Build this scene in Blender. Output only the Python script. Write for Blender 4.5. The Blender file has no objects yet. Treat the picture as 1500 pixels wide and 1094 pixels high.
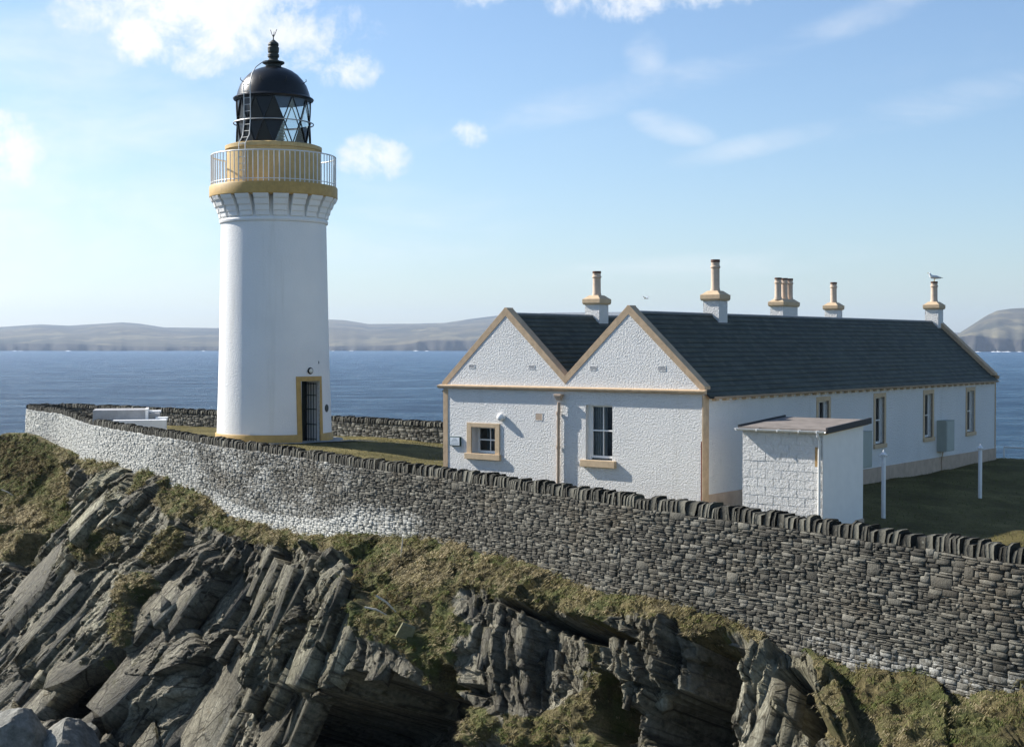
import bpy, math, random
import numpy as np
from mathutils import Vector, Matrix
R_ = math.radians
random.seed(7)
SC = bpy.context.scene
COL = SC.collection
H = 24.0                       # camera height above the sea
G = H - 4.65                   # level of the walled yard
F = 2140.0                     # focal length in pixels of the 1500 px wide photo
PITCH = math.atan(42 / F)

# ------------------------------------------------------------------ camera
cam_d = bpy.data.cameras.new("camera"); cam = bpy.data.objects.new("camera", cam_d); COL.objects.link(cam)
cam_d.sensor_width = 36; cam_d.lens = F / 1500 * 36; cam_d.clip_end = 60000; cam_d.clip_start = 0.5
cam.location = (0, 0, H); cam.rotation_euler = (math.pi / 2 - PITCH, 0, 0)
SC.camera = cam
SC.view_settings.view_transform = 'Standard'; SC.view_settings.look = 'None'
SC.view_settings.exposure = 0.82; SC.view_settings.gamma = 1

# ------------------------------------------------------------------ sun and sky
SUN_EL = R_(34.5); SUN_AZ = math.atan2(.438, -.899)          # math angle of the direction towards the sun
SV = Vector((math.cos(SUN_AZ) * math.cos(SUN_EL), math.sin(SUN_AZ) * math.cos(SUN_EL), math.sin(SUN_EL)))
sd = bpy.data.lights.new("sun", 'SUN'); sd.energy = 4.9; sd.angle = R_(.55); sd.color = (1, .955, .88)
so = bpy.data.objects.new("sun", sd); COL.objects.link(so); so.location = (-60, 30, 60)
so.rotation_euler = SV.to_track_quat('Z', 'Y').to_euler()


def ray(px, py):
    """unit-depth world direction of a photo pixel"""
    a = (px - 750) / F; b = (547 - py) / F
    c, s = math.cos(PITCH), math.sin(PITCH)
    return Vector((a, c + b * s, -s + b * c))


def at_depth(px, py, Y):
    d = ray(px, py); return Vector((d.x / d.y * Y, Y, H + d.z / d.y * Y))


def at_z(px, py, z):
    d = ray(px, py); k = (z - H) / d.z; return Vector((d.x * k, d.y * k, z))


W = bpy.data.worlds.new("World"); SC.world = W; W.use_nodes = True
nt = W.node_tree; N = nt.nodes; L = nt.links
bg = N["Background"]
sky = N.new("ShaderNodeTexSky"); sky.sky_type = 'NISHITA'; sky.sun_disc = False
sky.sun_elevation = SUN_EL; sky.sun_rotation = math.pi / 2 - SUN_AZ
sky.altitude = 0; sky.air_density = 1.0; sky.dust_density = .6; sky.ozone_density = 2.5
SKY_STRENGTH = .085
CLOUD = 7.6


def wm(op, a, b=None, c=None):
    n = N.new("ShaderNodeMath"); n.operation = op
    for i, v in enumerate((a, b, c)):
        if v is None: continue
        if isinstance(v, (int, float)): n.inputs[i].default_value = v
        else: L.new(v, n.inputs[i])
    return n.outputs[0]


tc = N.new("ShaderNodeTexCoord"); sx = N.new("ShaderNodeSeparateXYZ"); L.new(tc.outputs["Generated"], sx.inputs[0])
az = wm('ARCTAN2', sx.outputs[0], sx.outputs[1]); el = wm('ARCSINE', sx.outputs[2])


def wnoise(scale, detail, rough, dist=0, stretch=(1, 1, 1)):
    mp = N.new("ShaderNodeMapping"); mp.inputs["Scale"].default_value = stretch; L.new(tc.outputs["Generated"], mp.inputs[0])
    n = N.new("ShaderNodeTexNoise"); n.inputs["Scale"].default_value = scale; n.inputs["Detail"].default_value = detail
    n.inputs["Roughness"].default_value = rough; n.inputs["Distortion"].default_value = dist
    L.new(mp.outputs[0], n.inputs["Vector"]); return n.outputs["Fac"]


n_puff = wnoise(30, 10, .66, .25); n_wisp = wnoise(9, 7, .62, .5, (1, 1, 3.2))


def cloud(px, py, rx, ry, gain, tilt=0.0):
    d = ray(px, py).normalized(); a0 = math.atan2(d.x, d.y); e0 = math.asin(d.z)
    da = wm('SUBTRACT', az, a0); de = wm('SUBTRACT', el, e0)
    ct, st = math.cos(R_(tilt)), math.sin(R_(tilt))
    u = wm('ADD', wm('MULTIPLY', da, ct), wm('MULTIPLY', de, st)); v = wm('SUBTRACT', wm('MULTIPLY', de, ct), wm('MULTIPLY', da, st))
    u = wm('DIVIDE', u, rx / F); v = wm('DIVIDE', v, ry / F)
    r = wm('ADD', wm('MULTIPLY', u, u), wm('MULTIPLY', v, v))
    return wm('MULTIPLY', wm('SUBTRACT', 1.0, wm('MINIMUM', r, 1.6)), gain)


def wmax(lst):
    o = lst[0]
    for x in lst[1:]: o = wm('MAXIMUM', o, x)
    return o


puffs = wmax([cloud(290, 5, 210, 95, .95), cloud(225, 50, 85, 50, .95), cloud(290, 85, 60, 34, .6), cloud(430, 45, 140, 55, .55), cloud(510, 98, 52, 34, .62), cloud(548, 231, 56, 36, .75),
              cloud(687, 196, 34, 26, .75), cloud(705, -5, 55, 30, .75), cloud(905, -14, 120, 46, .75), cloud(1040, -14, 90, 28, .6),
              cloud(12, 222, 50, 55, .6)])
wisps = wmax([cloud(985, 188, 70, 24, .42, -18), cloud(945, 80, 34, 40, .38), cloud(1110, 212, 150, 20, .38, 12), cloud(1250, 30, 170, 22, .22, 16),
              cloud(850, 150, 320, 28, .22, 12), cloud(120, 120, 300, 160, .5), cloud(40, 300, 420, 200, .62), cloud(1050, 390, 320, 22, .2, 4), cloud(520, 330, 260, 80, .25),
              cloud(1350, 160, 220, 26, .16, 12)])


def smooth(v, lo, hi):
    m = N.new("ShaderNodeMapRange"); m.interpolation_type = 'SMOOTHSTEP'; m.inputs[1].default_value = lo; m.inputs[2].default_value = hi
    L.new(v, m.inputs[0]); return m.outputs[0]


m1 = smooth(wm('ADD', puffs, wm('MULTIPLY', wm('SUBTRACT', n_puff, .5), 3.2)), .0, 1.05)
m1 = wm('MULTIPLY', m1, smooth(puffs, -.25, .1))
m2 = wm('MULTIPLY', smooth(wm('ADD', wisps, wm('MULTIPLY', wm('SUBTRACT', n_wisp, .5), 1.7)), -.1, 1.3), smooth(wisps, -.2, .15))
m2 = wm('MULTIPLY', m2, .62)
shade = smooth(n_puff, .35, .75)
mixc = N.new("ShaderNodeMixRGB"); mixc.inputs[1].default_value = (CLOUD, CLOUD, CLOUD * .99, 1)
mixc.inputs[2].default_value = (CLOUD * .86, CLOUD * .89, CLOUD * .93, 1); L.new(shade, mixc.inputs[0])
mx = N.new("ShaderNodeMixRGB"); L.new(wm('MINIMUM', wm('ADD', m1, m2), .97), mx.inputs[0]); tn = N.new('ShaderNodeMixRGB'); tn.blend_type = 'MULTIPLY'; tn.inputs[0].default_value = 1; tn.inputs[2].default_value = (.90, .97, 1.05, 1); L.new(sky.outputs[0], tn.inputs[1]); L.new(tn.outputs[0], mx.inputs[1]); L.new(mixc.outputs[0], mx.inputs[2])
L.new(mx.outputs[0], bg.inputs[0]); bg.inputs[1].default_value = SKY_STRENGTH


# ------------------------------------------------------------------ material helpers
class MT:
    def __init__(s, name, rough=.8, spec=.3):
        s.m = bpy.data.materials.new(name); s.m.use_nodes = True; s.t = s.m.node_tree; s.b = s.t.nodes["Principled BSDF"]
        s.b.inputs["Roughness"].default_value = rough; s.b.inputs["Specular IOR Level"].default_value = spec
        s.tc = s.t.nodes.new("ShaderNodeTexCoord"); s.h = None

    def n(s, kind, **kw):
        x = s.t.nodes.new(kind)
        for k, v in kw.items():
            if hasattr(x, k): setattr(x, k, v)
        return x

    def link(s, a, b): s.t.links.new(a, b)

    def noise(s, scale, detail=4, rough=.55, coord="Object", stretch=(1, 1, 1), rot=(0, 0, 0), dist=0):
        mp = s.n("ShaderNodeMapping"); mp.inputs["Scale"].default_value = stretch; mp.inputs["Rotation"].default_value = rot
        s.link(s.tc.outputs[coord] if isinstance(coord, str) else coord, mp.inputs[0])
        x = s.n("ShaderNodeTexNoise"); x.inputs["Scale"].default_value = scale; x.inputs["Detail"].default_value = detail
        x.inputs["Roughness"].default_value = rough; x.inputs["Distortion"].default_value = dist
        s.link(mp.outputs[0], x.inputs["Vector"]); return x.outputs["Fac"]

    def ramp(s, v, stops):
        r = s.n("ShaderNodeValToRGB"); e = r.color_ramp.elements
        while len(e) < len(stops): e.new(.5)
        for i, (p, c) in enumerate(stops):
            e[i].position = p; e[i].color = (*c, 1) if len(c) == 3 else c
        s.link(v, r.inputs[0]); return r.outputs[0]

    def mix(s, f, a, b, mode='MIX'):
        x = s.n("ShaderNodeMixRGB", blend_type=mode)
        for i, v in enumerate((f, a, b)):
            if isinstance(v, (int, float)): x.inputs[i].default_value = v
            elif isinstance(v, tuple): x.inputs[i].default_value = (*v, 1)
            else: s.link(v, x.inputs[i])
        return x.outputs[0]

    def math(s, op, a, b=0.0):
        x = s.n("ShaderNodeMath", operation=op)
        for i, v in enumerate((a, b)):
            if isinstance(v, (int, float)): x.inputs[i].default_value = v
            else: s.link(v, x.inputs[i])
        return x.outputs[0]

    def mr(s, v, a, b, c=0., d=1.):
        x = s.n("ShaderNodeMapRange"); x.interpolation_type = 'SMOOTHSTEP'
        for i, k in enumerate((a, b, c, d)): x.inputs[i + 1].default_value = k
        s.link(v, x.inputs[0]); return x.outputs[0]

    def attr(s, name):
        x = s.n("ShaderNodeAttribute"); x.attribute_name = name; return x

    def bump(s, h, dist, strength=1.0):
        x = s.n("ShaderNodeBump"); x.inputs["Distance"].default_value = dist; x.inputs["Strength"].default_value = strength
        s.link(h, x.inputs["Height"])
        if s.h is not None: s.link(s.h, x.inputs["Normal"])
        s.h = x.outputs[0]; s.link(s.h, s.b.inputs["Normal"])

    def color(s, c):
        if isinstance(c, tuple): s.b.inputs["Base Color"].default_value = (*c, 1)
        else: s.link(c, s.b.inputs["Base Color"])

    def rough(s, v): s.link(v, s.b.inputs["Roughness"])


def simple(name, c, rough=.6, spec=.4, var=.12, scale=6, bump=0.0, metal=0.0, streak=0.0):
    m = MT(name, rough, spec); f = m.noise(scale, 5, .6)
    lo = tuple(x * (1 - var) for x in c); hi = tuple(min(1, x * (1 + var)) for x in c)
    col = m.ramp(f, [(.3, lo), (.7, hi)])
    if streak:
        g = m.noise(5, 4, .6, stretch=(1, 1, .12)); col = m.mix(m.mr(g, .5, .8, 0, streak), col, tuple(x * .55 for x in c))
    m.color(col); m.b.inputs["Metallic"].default_value = metal
    if bump: m.bump(m.noise(scale * 8, 4, .6), bump)
    return m.m


M = {}
# harled (roughcast) white wall
m = MT("white_harling", .85, .2)
big = m.noise(.6, 4, .6); lump = m.noise(19, 4, .62); fine = m.noise(70, 3, .6)
vo = m.n("ShaderNodeTexVoronoi"); vo.inputs["Scale"].default_value = 15; m.link(m.tc.outputs["Object"], vo.inputs[0])
col = m.ramp(big, [(.3, (.77, .76, .735)), (.7, (.84, .825, .79))])
st = m.noise(2.2, 5, .65, stretch=(1, 1, .1)); col = m.mix(m.mr(st, .54, .8, 0, .32), col, (.56, .54, .46))
m.color(col)
m.bump(m.math('ADD', lump, m.math('MULTIPLY', fine, .25)), .072, 1.0)
M['harl'] = m.m
m = MT("white_tower_paint", .8, .25)
col = m.ramp(m.noise(.5, 4, .6), [(.3, (.77, .76, .735)), (.7, (.84, .825, .79))])
st = m.noise(1.6, 5, .65, stretch=(1, 1, .06)); col = m.mix(m.mr(st, .53, .8, 0, .36), col, (.56, .53, .45))
m.color(col); m.bump(m.noise(16, 4, .6), .022)
M['tower'] = m.m
m = MT("white_painted_blockwork", .8, .3)
m.color(m.ramp(m.noise(.8, 3), [(.3, (.76, .77, .76)), (.7, (.82, .82, .81))]))
M['white_smooth'] = simple("white_painted_trim", (.82, .805, .77), .5, .4, .04, 3)
M['stone_trim'] = simple("buff_painted_stone", (.50, .365, .235), .8, .2, .16, 5, .006, streak=.35)
M['stone_trim2'] = simple("buff_sill_stone", (.56, .42, .27), .8, .2, .12, 7, .004)
M['plinth'] = simple("pinkish_buff_plinth", (.47, .36, .27), .85, .2, .14, 3, .01, streak=.3)
M['ochre'] = simple("ochre_paint", (.47, .295, .085), .55, .4, .14, 4, .004, streak=.35)
M['ochre_pale'] = simple("pale_ochre_paint", (.58, .41, .18), .6, .35, .12, 4, .003, streak=.3)
M['black'] = simple("black_gloss_paint", (.010, .011, .011), .3, .35, .3, 5, .003)
M['black_rough'] = simple("weathered_black_iron", (.022, .026, .018), .55, .5, .5, 9, .01)
M['grey_metal'] = simple("galvanised_metal", (.42, .43, .42), .4, .5, .12, 8, metal=.3)
M['white_metal'] = simple("white_painted_metal", (.72, .72, .70), .4, .5, .06, 9)
M['pot'] = simple("pinkish_clay_pot", (.58, .45, .34), .75, .25, .12, 9, .003)
M['pot_rim'] = simple("soot_dark_pot_rim", (.13, .07, .05), .8, .2, .3, 12)
M['cabinet'] = simple("grey_green_cabinet", (.34, .37, .33), .45, .4, .06, 4)
M['dark_wood'] = simple("dark_green_door_paint", (.012, .018, .016), .5, .4, .2, 5)
M['pipe'] = simple("buff_painted_pipe", (.44, .33, .24), .5, .4, .12, 12)
M['bitumen'] = simple("dark_bitumen_edge", (.03, .03, .032), .6, .4, .3, 14, .004)
M['roof_felt'] = simple("brown_roofing_felt", (.20, .175, .155), .9, .15, .25, 3, .004)
M['rust'] = simple("dark_red_strip", (.16, .035, .025), .8, .2, .3, 6)
M['cloth'] = simple("pale_grey_curtain", (.40, .39, .37), .9, .1, .1, 6)
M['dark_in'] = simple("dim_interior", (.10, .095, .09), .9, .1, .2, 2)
M['bird'] = simple("white_feathers", (.82, .82, .80), .7, .2, .03, 9)
M['bird_grey'] = simple("grey_wing_feathers", (.72, .74, .76), .7, .2, .08, 9)
M['bird_black'] = simple("black_wing_tips", (.02, .02, .02), .7, .2, .2, 9)
M['beak'] = simple("yellow_bill", (.65, .42, .05), .5, .3, .1, 9)
M['sign_white'] = simple("white_notice_board", (.72, .76, .78), .4, .4, .03, 9)
M['sign_green'] = simple("dark_green_sign_frame", (.015, .05, .045), .4, .4, .1, 9)
M['sign_ink'] = simple("grey_sign_lettering", (.16, .19, .21), .6, .2, .1, 9)
M['wood_bleached'] = simple("bleached_driftwood", (.55, .49, .40), .8, .2, .2, 20)
M['concrete'] = simple("pale_concrete_path", (.38, .36, .32), .9, .15, .15, 3, .01)
M['grey_concrete'] = simple("grey_render", (.36, .36, .36), .9, .15, .18, 2, .01)
M['lamp_glass'] = simple("frosted_lamp_glass", (.62, .60, .52), .3, .5, .05, 9)
M['lead'] = simple("lead_flashing", (.17, .18, .18), .55, .4, .15, 5)

# window glass that lets the dark room show
m = MT("window_glass", .03, .6); tr = m.n("ShaderNodeBsdfTransparent"); tr.inputs[0].default_value = (.80, .84, .84, 1)
gl = m.n("ShaderNodeBsdfGlossy"); gl.inputs["Roughness"].default_value = .03
fr = m.n("ShaderNodeFresnel"); fr.inputs[0].default_value = 1.5; ms = m.n("ShaderNodeMixShader")
m.link(m.math('ADD', fr.outputs[0], .02), ms.inputs[0]); m.link(tr.outputs[0], ms.inputs[1]); m.link(gl.outputs[0], ms.inputs[2])
m.link(ms.outputs[0], m.t.nodes["Material Output"].inputs[0]); M['glass'] = m.m
m = MT("lens_glass", .08, .8); m.color((.55, .68, .68)); m.b.inputs["Transmission Weight"].default_value = .65; m.b.inputs["IOR"].default_value = 1.4
M['lens'] = m.m

# slates: uv in metres
m = MT("dark_green_slate", .62, .35)
br = m.n("ShaderNodeTexBrick"); br.inputs["Scale"].default_value = 1; br.inputs["Brick Width"].default_value = .27; br.inputs["Row Height"].default_value = .2
br.inputs["Mortar Size"].default_value = .008; br.inputs["Color1"].default_value = (.034, .040, .030, 1); br.inputs["Color2"].default_value = (.068, .075, .055, 1)
br.inputs["Mortar"].default_value = (.010, .013, .012, 1); br.inputs["Bias"].default_value = 0
m.link(m.tc.outputs["UV"], br.inputs[0])
c2 = m.mix(m.mr(m.noise(.35, 5, .6), .45, .75, 0, .5), br.outputs[0], (.065, .082, .066))
c2 = m.mix(m.mr(m.noise(9, 4, .65), .55, .8, 0, .5), c2, (.10, .105, .085))
m.color(c2); m.bump(br.outputs["Fac"], .012, -1.0) if False else None
m.bump(m.noise(16, 4, .6), .012); M['slate'] = m.m

# wall stones: attribute 'tone' (random), 'pale' (lichen / old limewash)
m = MT("drystone", .9, .15)
tone = m.attr("tone").outputs["Fac"]; pale = m.attr("pale").outputs["Fac"]
base = m.ramp(tone, [(0, (.058, .055, .046)), (.4, (.110, .104, .086)), (.75, (.160, .152, .125)), (1, (.25, .238, .20))])
dk = m.noise(7, 5, .65); base = m.mix(m.mr(dk, .35, .7, 0, .55), base, (.075, .070, .060), 'MIX')
brn = m.noise(.5, 4, .6); base = m.mix(m.mr(brn, .5, .75, 0, .45), base, (.13, .105, .07))
lich = m.noise(11, 6, .7); big = m.noise(.9, 4, .6)
pm = m.math('ADD', m.math('MULTIPLY', pale, 1.0), m.math('MULTIPLY', m.math('SUBTRACT', lich, .5), 1.3))
pm = m.math('ADD', pm, m.math('MULTIPLY', m.math('SUBTRACT', big, .5), .25))
pcol = m.ramp(m.noise(25, 4, .6), [(.3, (.42, .42, .39)), (.7, (.60, .60, .56))])
m.color(m.mix(m.mr(pm, .40, .95, 0, .9), base, pcol))
m.bump(m.noise(14, 6, .7), .05); m.bump(m.noise(60, 4, .65), .012)
M['drystone'] = m.m
m = MT("coping_stone", .9, .15)
tone = m.attr("tone").outputs["Fac"]
base = m.ramp(tone, [(0, (.036, .034, .028)), (.5, (.070, .067, .055)), (1, (.15, .145, .118))])
lich = m.noise(10, 6, .7)
m.color(m.mix(m.mr(lich, .56, .75, 0, .6), base, (.24, .24, .20))); m.bump(m.noise(16, 5, .7, stretch=(1, 1, .6)), .05)
M['coping'] = m.m

# cliff rock + turf; attributes: turf, pale; UV = strata coordinates in metres
m = MT("cliff_rock_and_turf", .85, .25)
turf = m.attr("turf").outputs["Fac"]; pale = m.attr("pale").outputs["Fac"]; facet_a = m.attr("tone").outputs["Fac"]
streak = m.noise(1.7, 8, .7, coord="UV", stretch=(1, .22, 1)); s2 = m.noise(7, 7, .72); pat = m.noise(.55, 5, .6)
rk = m.ramp(m.math('ADD', m.math('MULTIPLY', streak, .55), m.math('MULTIPLY', s2, .45)), [(.37, (.050, .045, .034)), (.45, (.162, .150, .114)), (.54, (.262, .246, .192)), (.63, (.43, .41, .335))])
rk = m.mix(m.mr(facet_a, .1, 1, 0, .75), m.mix(1.0, rk, (.72, .70, .66), 'MULTIPLY'), m.mix(1.0, rk, (1.7, 1.68, 1.58), 'MULTIPLY'))
rk = m.mix(m.mr(pat, .42, .62, 0, .7), rk, m.mix(1.0, rk, (.5, .48, .44), 'MULTIPLY'))
rk = m.mix(m.math('MULTIPLY', pale, .8), rk, m.mix(1.0, rk, (1.55, 1.58, 1.42), 'MULTIPLY'))
def cracks(sc, st, wd):
    mp = m.n("ShaderNodeMapping"); mp.inputs["Scale"].default_value = st; m.link(m.tc.outputs["UV"], mp.inputs[0])
    ds_ = m.n("ShaderNodeTexNoise"); ds_.inputs["Scale"].default_value = 3; ds_.inputs["Detail"].default_value = 4; m.link(mp.outputs[0], ds_.inputs["Vector"])
    ad = m.n("ShaderNodeVectorMath", operation='ADD'); sc_ = m.n("ShaderNodeVectorMath", operation='SCALE'); sc_.inputs["Scale"].default_value = .22; m.link(ds_.outputs["Color"], sc_.inputs[0]); m.link(mp.outputs[0], ad.inputs[0]); m.link(sc_.outputs[0], ad.inputs[1])
    v = m.n("ShaderNodeTexVoronoi", feature='DISTANCE_TO_EDGE'); v.inputs["Scale"].default_value = sc; m.link(ad.outputs[0], v.inputs["Vector"])
    return m.mr(v.outputs["Distance"], 0, wd)
ck1 = cracks(1.3, (1, .33, 1), .035); ck2 = cracks(4.2, (1, .5, 1), .06)
crk = m.math('MULTIPLY', ck1, m.math('ADD', .45, m.math('MULTIPLY', ck2, .55)))
rk = m.mix(crk, m.mix(1.0, rk, (.30, .29, .27), 'MULTIPLY'), rk)
wsp = m.noise(9, 6, .7); rk = m.mix(m.mr(wsp, .60, .70, 0, .55), rk, (.34, .34, .30))
ochr = m.noise(2.6, 6, .7); rk = m.mix(m.mr(ochr, .56, .68, 0, .6), rk, (.15, .115, .06))
mos = m.noise(1.3, 7, .7); rk = m.mix(m.mr(mos, .56, .66, 0, .75), rk, (.075, .070, .028))
g1 = m.noise(1.1, 5, .65); g2 = m.noise(16, 5, .7)
gc = m.ramp(m.math('ADD', m.math('MULTIPLY', g1, .6), m.math('MULTIPLY', g2, .4)), [(.36, (.045, .036, .018)), (.44, (.095, .078, .034)), (.52, (.17, .14, .062)), (.60, (.27, .22, .11)), (.7, (.36, .30, .17))])
gc = m.mix(m.mr(m.noise(.7, 4, .6), .47, .6, 0, .7), gc, (.085, .11, .028))
tm = m.mr(m.math('ADD', turf, m.math('MULTIPLY', m.math('SUBTRACT', m.noise(5, 6, .7), .5), .9)), .42, .6)
m.color(m.mix(tm, rk, gc))
m.rough(m.math('ADD', .66, m.math('MULTIPLY', tm, .3)))
m.bump(m.noise(4, 9, .72, coord="UV", stretch=(1, .35, 1)), .22, .9); m.bump(m.noise(18, 7, .75), .09, 1.0); m.bump(crk, .06, 1.0)
M['cliff'] = m.m
m = MT("loose_boulder_rock", .85, .25)
m.color(m.ramp(m.noise(3, 7, .68), [(.3, (.12, .115, .10)), (.5, (.24, .235, .205)), (.7, (.40, .39, .345))]))
m.bump(m.noise(6, 8, .7), .15); M['boulder'] = m.m

# lawn
m = MT("mown_grass", .95, .1)
f = m.noise(.55, 5, .65); g = m.noise(18, 5, .7)
gc = m.ramp(m.math('ADD', m.math('MULTIPLY', f, .55), m.math('MULTIPLY', g, .45)), [(.35, (.072, .060, .024)), (.5, (.14, .118, .045)), (.65, (.25, .205, .085))])
geo = m.n("ShaderNodeNewGeometry"); sep = m.n("ShaderNodeSeparateXYZ"); m.link(geo.outputs["Position"], sep.inputs[0])
edge = m.mr(sep.outputs[2], G - 3.0, G - 1.2)
m.color(m.mix(edge, (.075, .072, .066), gc)); m.bump(m.noise(30, 5, .75), .06); m.bump(m.noise(3, 4, .6), .12)
M['lawn'] = m.m
m = MT("grass_blades", .8, .15); a = m.attr("tone").outputs["Color"]; m.color(a); M['blades'] = m.m

# sea
m = MT("sea_water", .12, .5)
m.b.inputs["IOR"].default_value = 1.22
w1 = m.noise(.035, 5, .6, stretch=(1, 1.0, 1)); w2 = m.noise(.16, 8, .72, stretch=(.6, 1.0, 1), rot=(0, 0, .35)); w3 = m.noise(.006, 3, .5)
w4 = m.noise(.045, 12, .78, stretch=(.42, 1.0, 1), rot=(0, 0, .12)); w5 = m.noise(.35, 6, .75, stretch=(.45, 1.2, 1), rot=(0, 0, -.15))
ww = m.math('ADD', m.math('MULTIPLY', w4, .6), m.math('MULTIPLY', w5, .4))
m.color(m.ramp(ww, [(.40, (.003, .022, .062)), (.5, (.012, .070, .155)), (.6, (.055, .17, .29))]))  # light and dark of the waves painted into the water colour
m.rough(m.mr(w4, .35, .65, .42, .22))
foam = m.noise(.22, 6, .72, rot=(0, 0, .5), stretch=(.5, 1.4, 1))
m.bump(w2, 3.0, 1.0); m.bump(w4, 7.0, 1.0)
fm = m.mr(foam, .725, .75, 0, .7); em = m.n("ShaderNodeBsdfDiffuse"); em.inputs[0].default_value = (.75, .78, .8, 1)
ms = m.n("ShaderNodeMixShader"); m.link(fm, ms.inputs[0]); m.link(m.b.outputs[0], ms.inputs[1]); m.link(em.outputs[0], ms.inputs[2])
m.link(ms.outputs[0], m.t.nodes["Material Output"].inputs[0]); M['sea'] = m.m

# far hills: attribute 'cliffy'
m = MT("heather_hills", .95, .1)
f = m.noise(.0016, 6, .62); fld = m.noise(.006, 5, .6, stretch=(1, .35, 1)); clf = m.attr("turf").outputs["Fac"]
hc = m.ramp(f, [(.35, (.045, .050, .038)), (.5, (.085, .078, .055)), (.65, (.14, .12, .075))])
hc = m.mix(m.mr(fld, .52, .62, 0, .7), hc, (.19, .165, .10))
cc = m.ramp(m.noise(.02, 8, .7), [(.35, (.022, .022, .022)), (.65, (.062, .056, .046))])
m.color(m.mix(clf, hc, cc)); M['hills'] = m.m
m = MT("surf_foam", .8, .3); m.color((.85, .87, .88)); M['foam'] = m.m

# ------------------------------------------------------------------ mesh helpers


def link(o, parent=None, label=None, cat=None, group=None, kind=None):
    COL.objects.link(o)
    if parent is not None: o.parent = parent
    tag(o, label, cat, group, kind); return o


def tag(o, label=None, cat=None, group=None, kind=None):
    if label: o["label"] = label
    if cat: o["category"] = cat
    if group: o["group"] = group
    if kind: o["kind"] = kind
    return o


def empty(name, loc=(0, 0, 0), rz=0, label=None, cat=None, group=None):
    o = bpy.data.objects.new(name, None); o.empty_display_size = .3; o.location = loc; o.rotation_euler = (0, 0, rz)
    return link(o, None, label, cat, group)


class MB:
    def __init__(s): s.v = []; s.f = []; s.uv = None

    def add(s, vs, fs):
        k = len(s.v); s.v += [tuple(v) for v in vs]; s.f += [tuple(i + k for i in f) for f in fs]; return s

    def box(s, x0, x1, y0, y1, z0, z1):
        return s.add([(x0, y0, z0), (x1, y0, z0), (x1, y1, z0), (x0, y1, z0), (x0, y0, z1), (x1, y0, z1), (x1, y1, z1), (x0, y1, z1)],
                     [(0, 3, 2, 1), (4, 5, 6, 7), (0, 1, 5, 4), (1, 2, 6, 5), (2, 3, 7, 6), (3, 0, 4, 7)])

    def frustum(s, cx, cy, z0, z1, a0, b0, a1, b1):
        q = [(cx + sx * a, cy + sy * b, z) for z, a, b in ((z0, a0, b0), (z1, a1, b1)) for sx, sy in ((-1, -1), (1, -1), (1, 1), (-1, 1))]
        return s.add(q, [(0, 3, 2, 1), (4, 5, 6, 7), (0, 1, 5, 4), (1, 2, 6, 5), (2, 3, 7, 6), (3, 0, 4, 7)])

    def prism_xz(s, pts, y0, y1):
        n = len(pts); vs = [(x, y0, z) for x, z in pts] + [(x, y1, z) for x, z in pts]
        return s.add(vs, [tuple(range(n)), tuple(range(2 * n - 1, n - 1, -1))] + [((i + 1) % n, i, n + i, n + (i + 1) % n) for i in range(n)])

    def prism_yz(s, pts, x0, x1):
        n = len(pts); vs = [(x0, y, z) for y, z in pts] + [(x1, y, z) for y, z in pts]
        return s.add(vs, [tuple(range(n)), tuple(range(2 * n - 1, n - 1, -1))] + [((i + 1) % n, i, n + i, n + (i + 1) % n) for i in range(n)])

    def lathe(s, prof, seg=32, cx=0, cy=0, a0=0, a1=2 * math.pi, cap=True):
        full = abs(a1 - a0 - 2 * math.pi) < 1e-6; n = seg if full else seg + 1; k = len(s.v); vs = []
        for r, z in prof:
            for i in range(n):
                a = a0 + (a1 - a0) * i / seg; vs.append((cx + r * math.cos(a), cy + r * math.sin(a), z))
        fs = []
        for j in range(len(prof) - 1):
            for i in range(seg):
                i2 = (i + 1) % n; fs.append((j * n + i, j * n + i2, (j + 1) * n + i2, (j + 1) * n + i))
        if cap and full:
            if prof[0][0] > 1e-4: fs.append(tuple(range(n - 1, -1, -1)))
            if prof[-1][0] > 1e-4: fs.append(tuple((len(prof) - 1) * n + i for i in range(n)))
        return s.add(vs, fs)

    def tube(s, pts, r, n=8, closed=False):
        P = [Vector(p) for p in pts]; m_ = len(P); vs = []; up = None
        for i, p in enumerate(P):
            t = (P[(i + 1) % m_] - P[i - 1]) if closed else (P[min(i + 1, m_ - 1)] - P[max(i - 1, 0)])
            t.normalize()
            if up is None: up = Vector((0, 0, 1)) if abs(t.z) < .9 else Vector((1, 0, 0))
            x = t.cross(up).normalized(); y = x.cross(t).normalized(); up = y
            rr = r[i] if isinstance(r, (list, tuple)) else r
            for k in range(n):
                a = 2 * math.pi * k / n; vs.append(p + (x * math.cos(a) + y * math.sin(a)) * rr)
        fs = []
        for i in range(m_ if closed else m_ - 1):
            j = (i + 1) % m_
            for k in range(n): fs.append((i * n + k, i * n + (k + 1) % n, j * n + (k + 1) % n, j * n + k))
        if not closed: fs += [tuple(range(n - 1, -1, -1)), tuple((m_ - 1) * n + k for k in range(n))]
        return s.add(vs, fs)

    def build(s, name, mat, parent=None, smooth=False, bevel=0, angle=40, **kw):
        me = bpy.data.meshes.new(name); me.from_pydata(s.v, [], s.f); me.update()
        me.materials.append(mat)
        import bmesh
        b = bmesh.new(); b.from_mesh(me); bmesh.ops.recalc_face_normals(b, faces=b.faces); b.to_mesh(me); b.free()
        o = bpy.data.objects.new(name, me); link(o, parent, **kw)
        if smooth:
            me.polygons.foreach_set("use_smooth", [True] * len(me.polygons))
            try: me.set_sharp_from_angle(angle=R_(angle))
            except Exception: pass
        if bevel:
            bv = o.modifiers.new("bevel", 'BEVEL'); bv.width = bevel; bv.segments = 2; bv.limit_method = 'ANGLE'; bv.angle_limit = R_(40)
        return o


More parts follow.
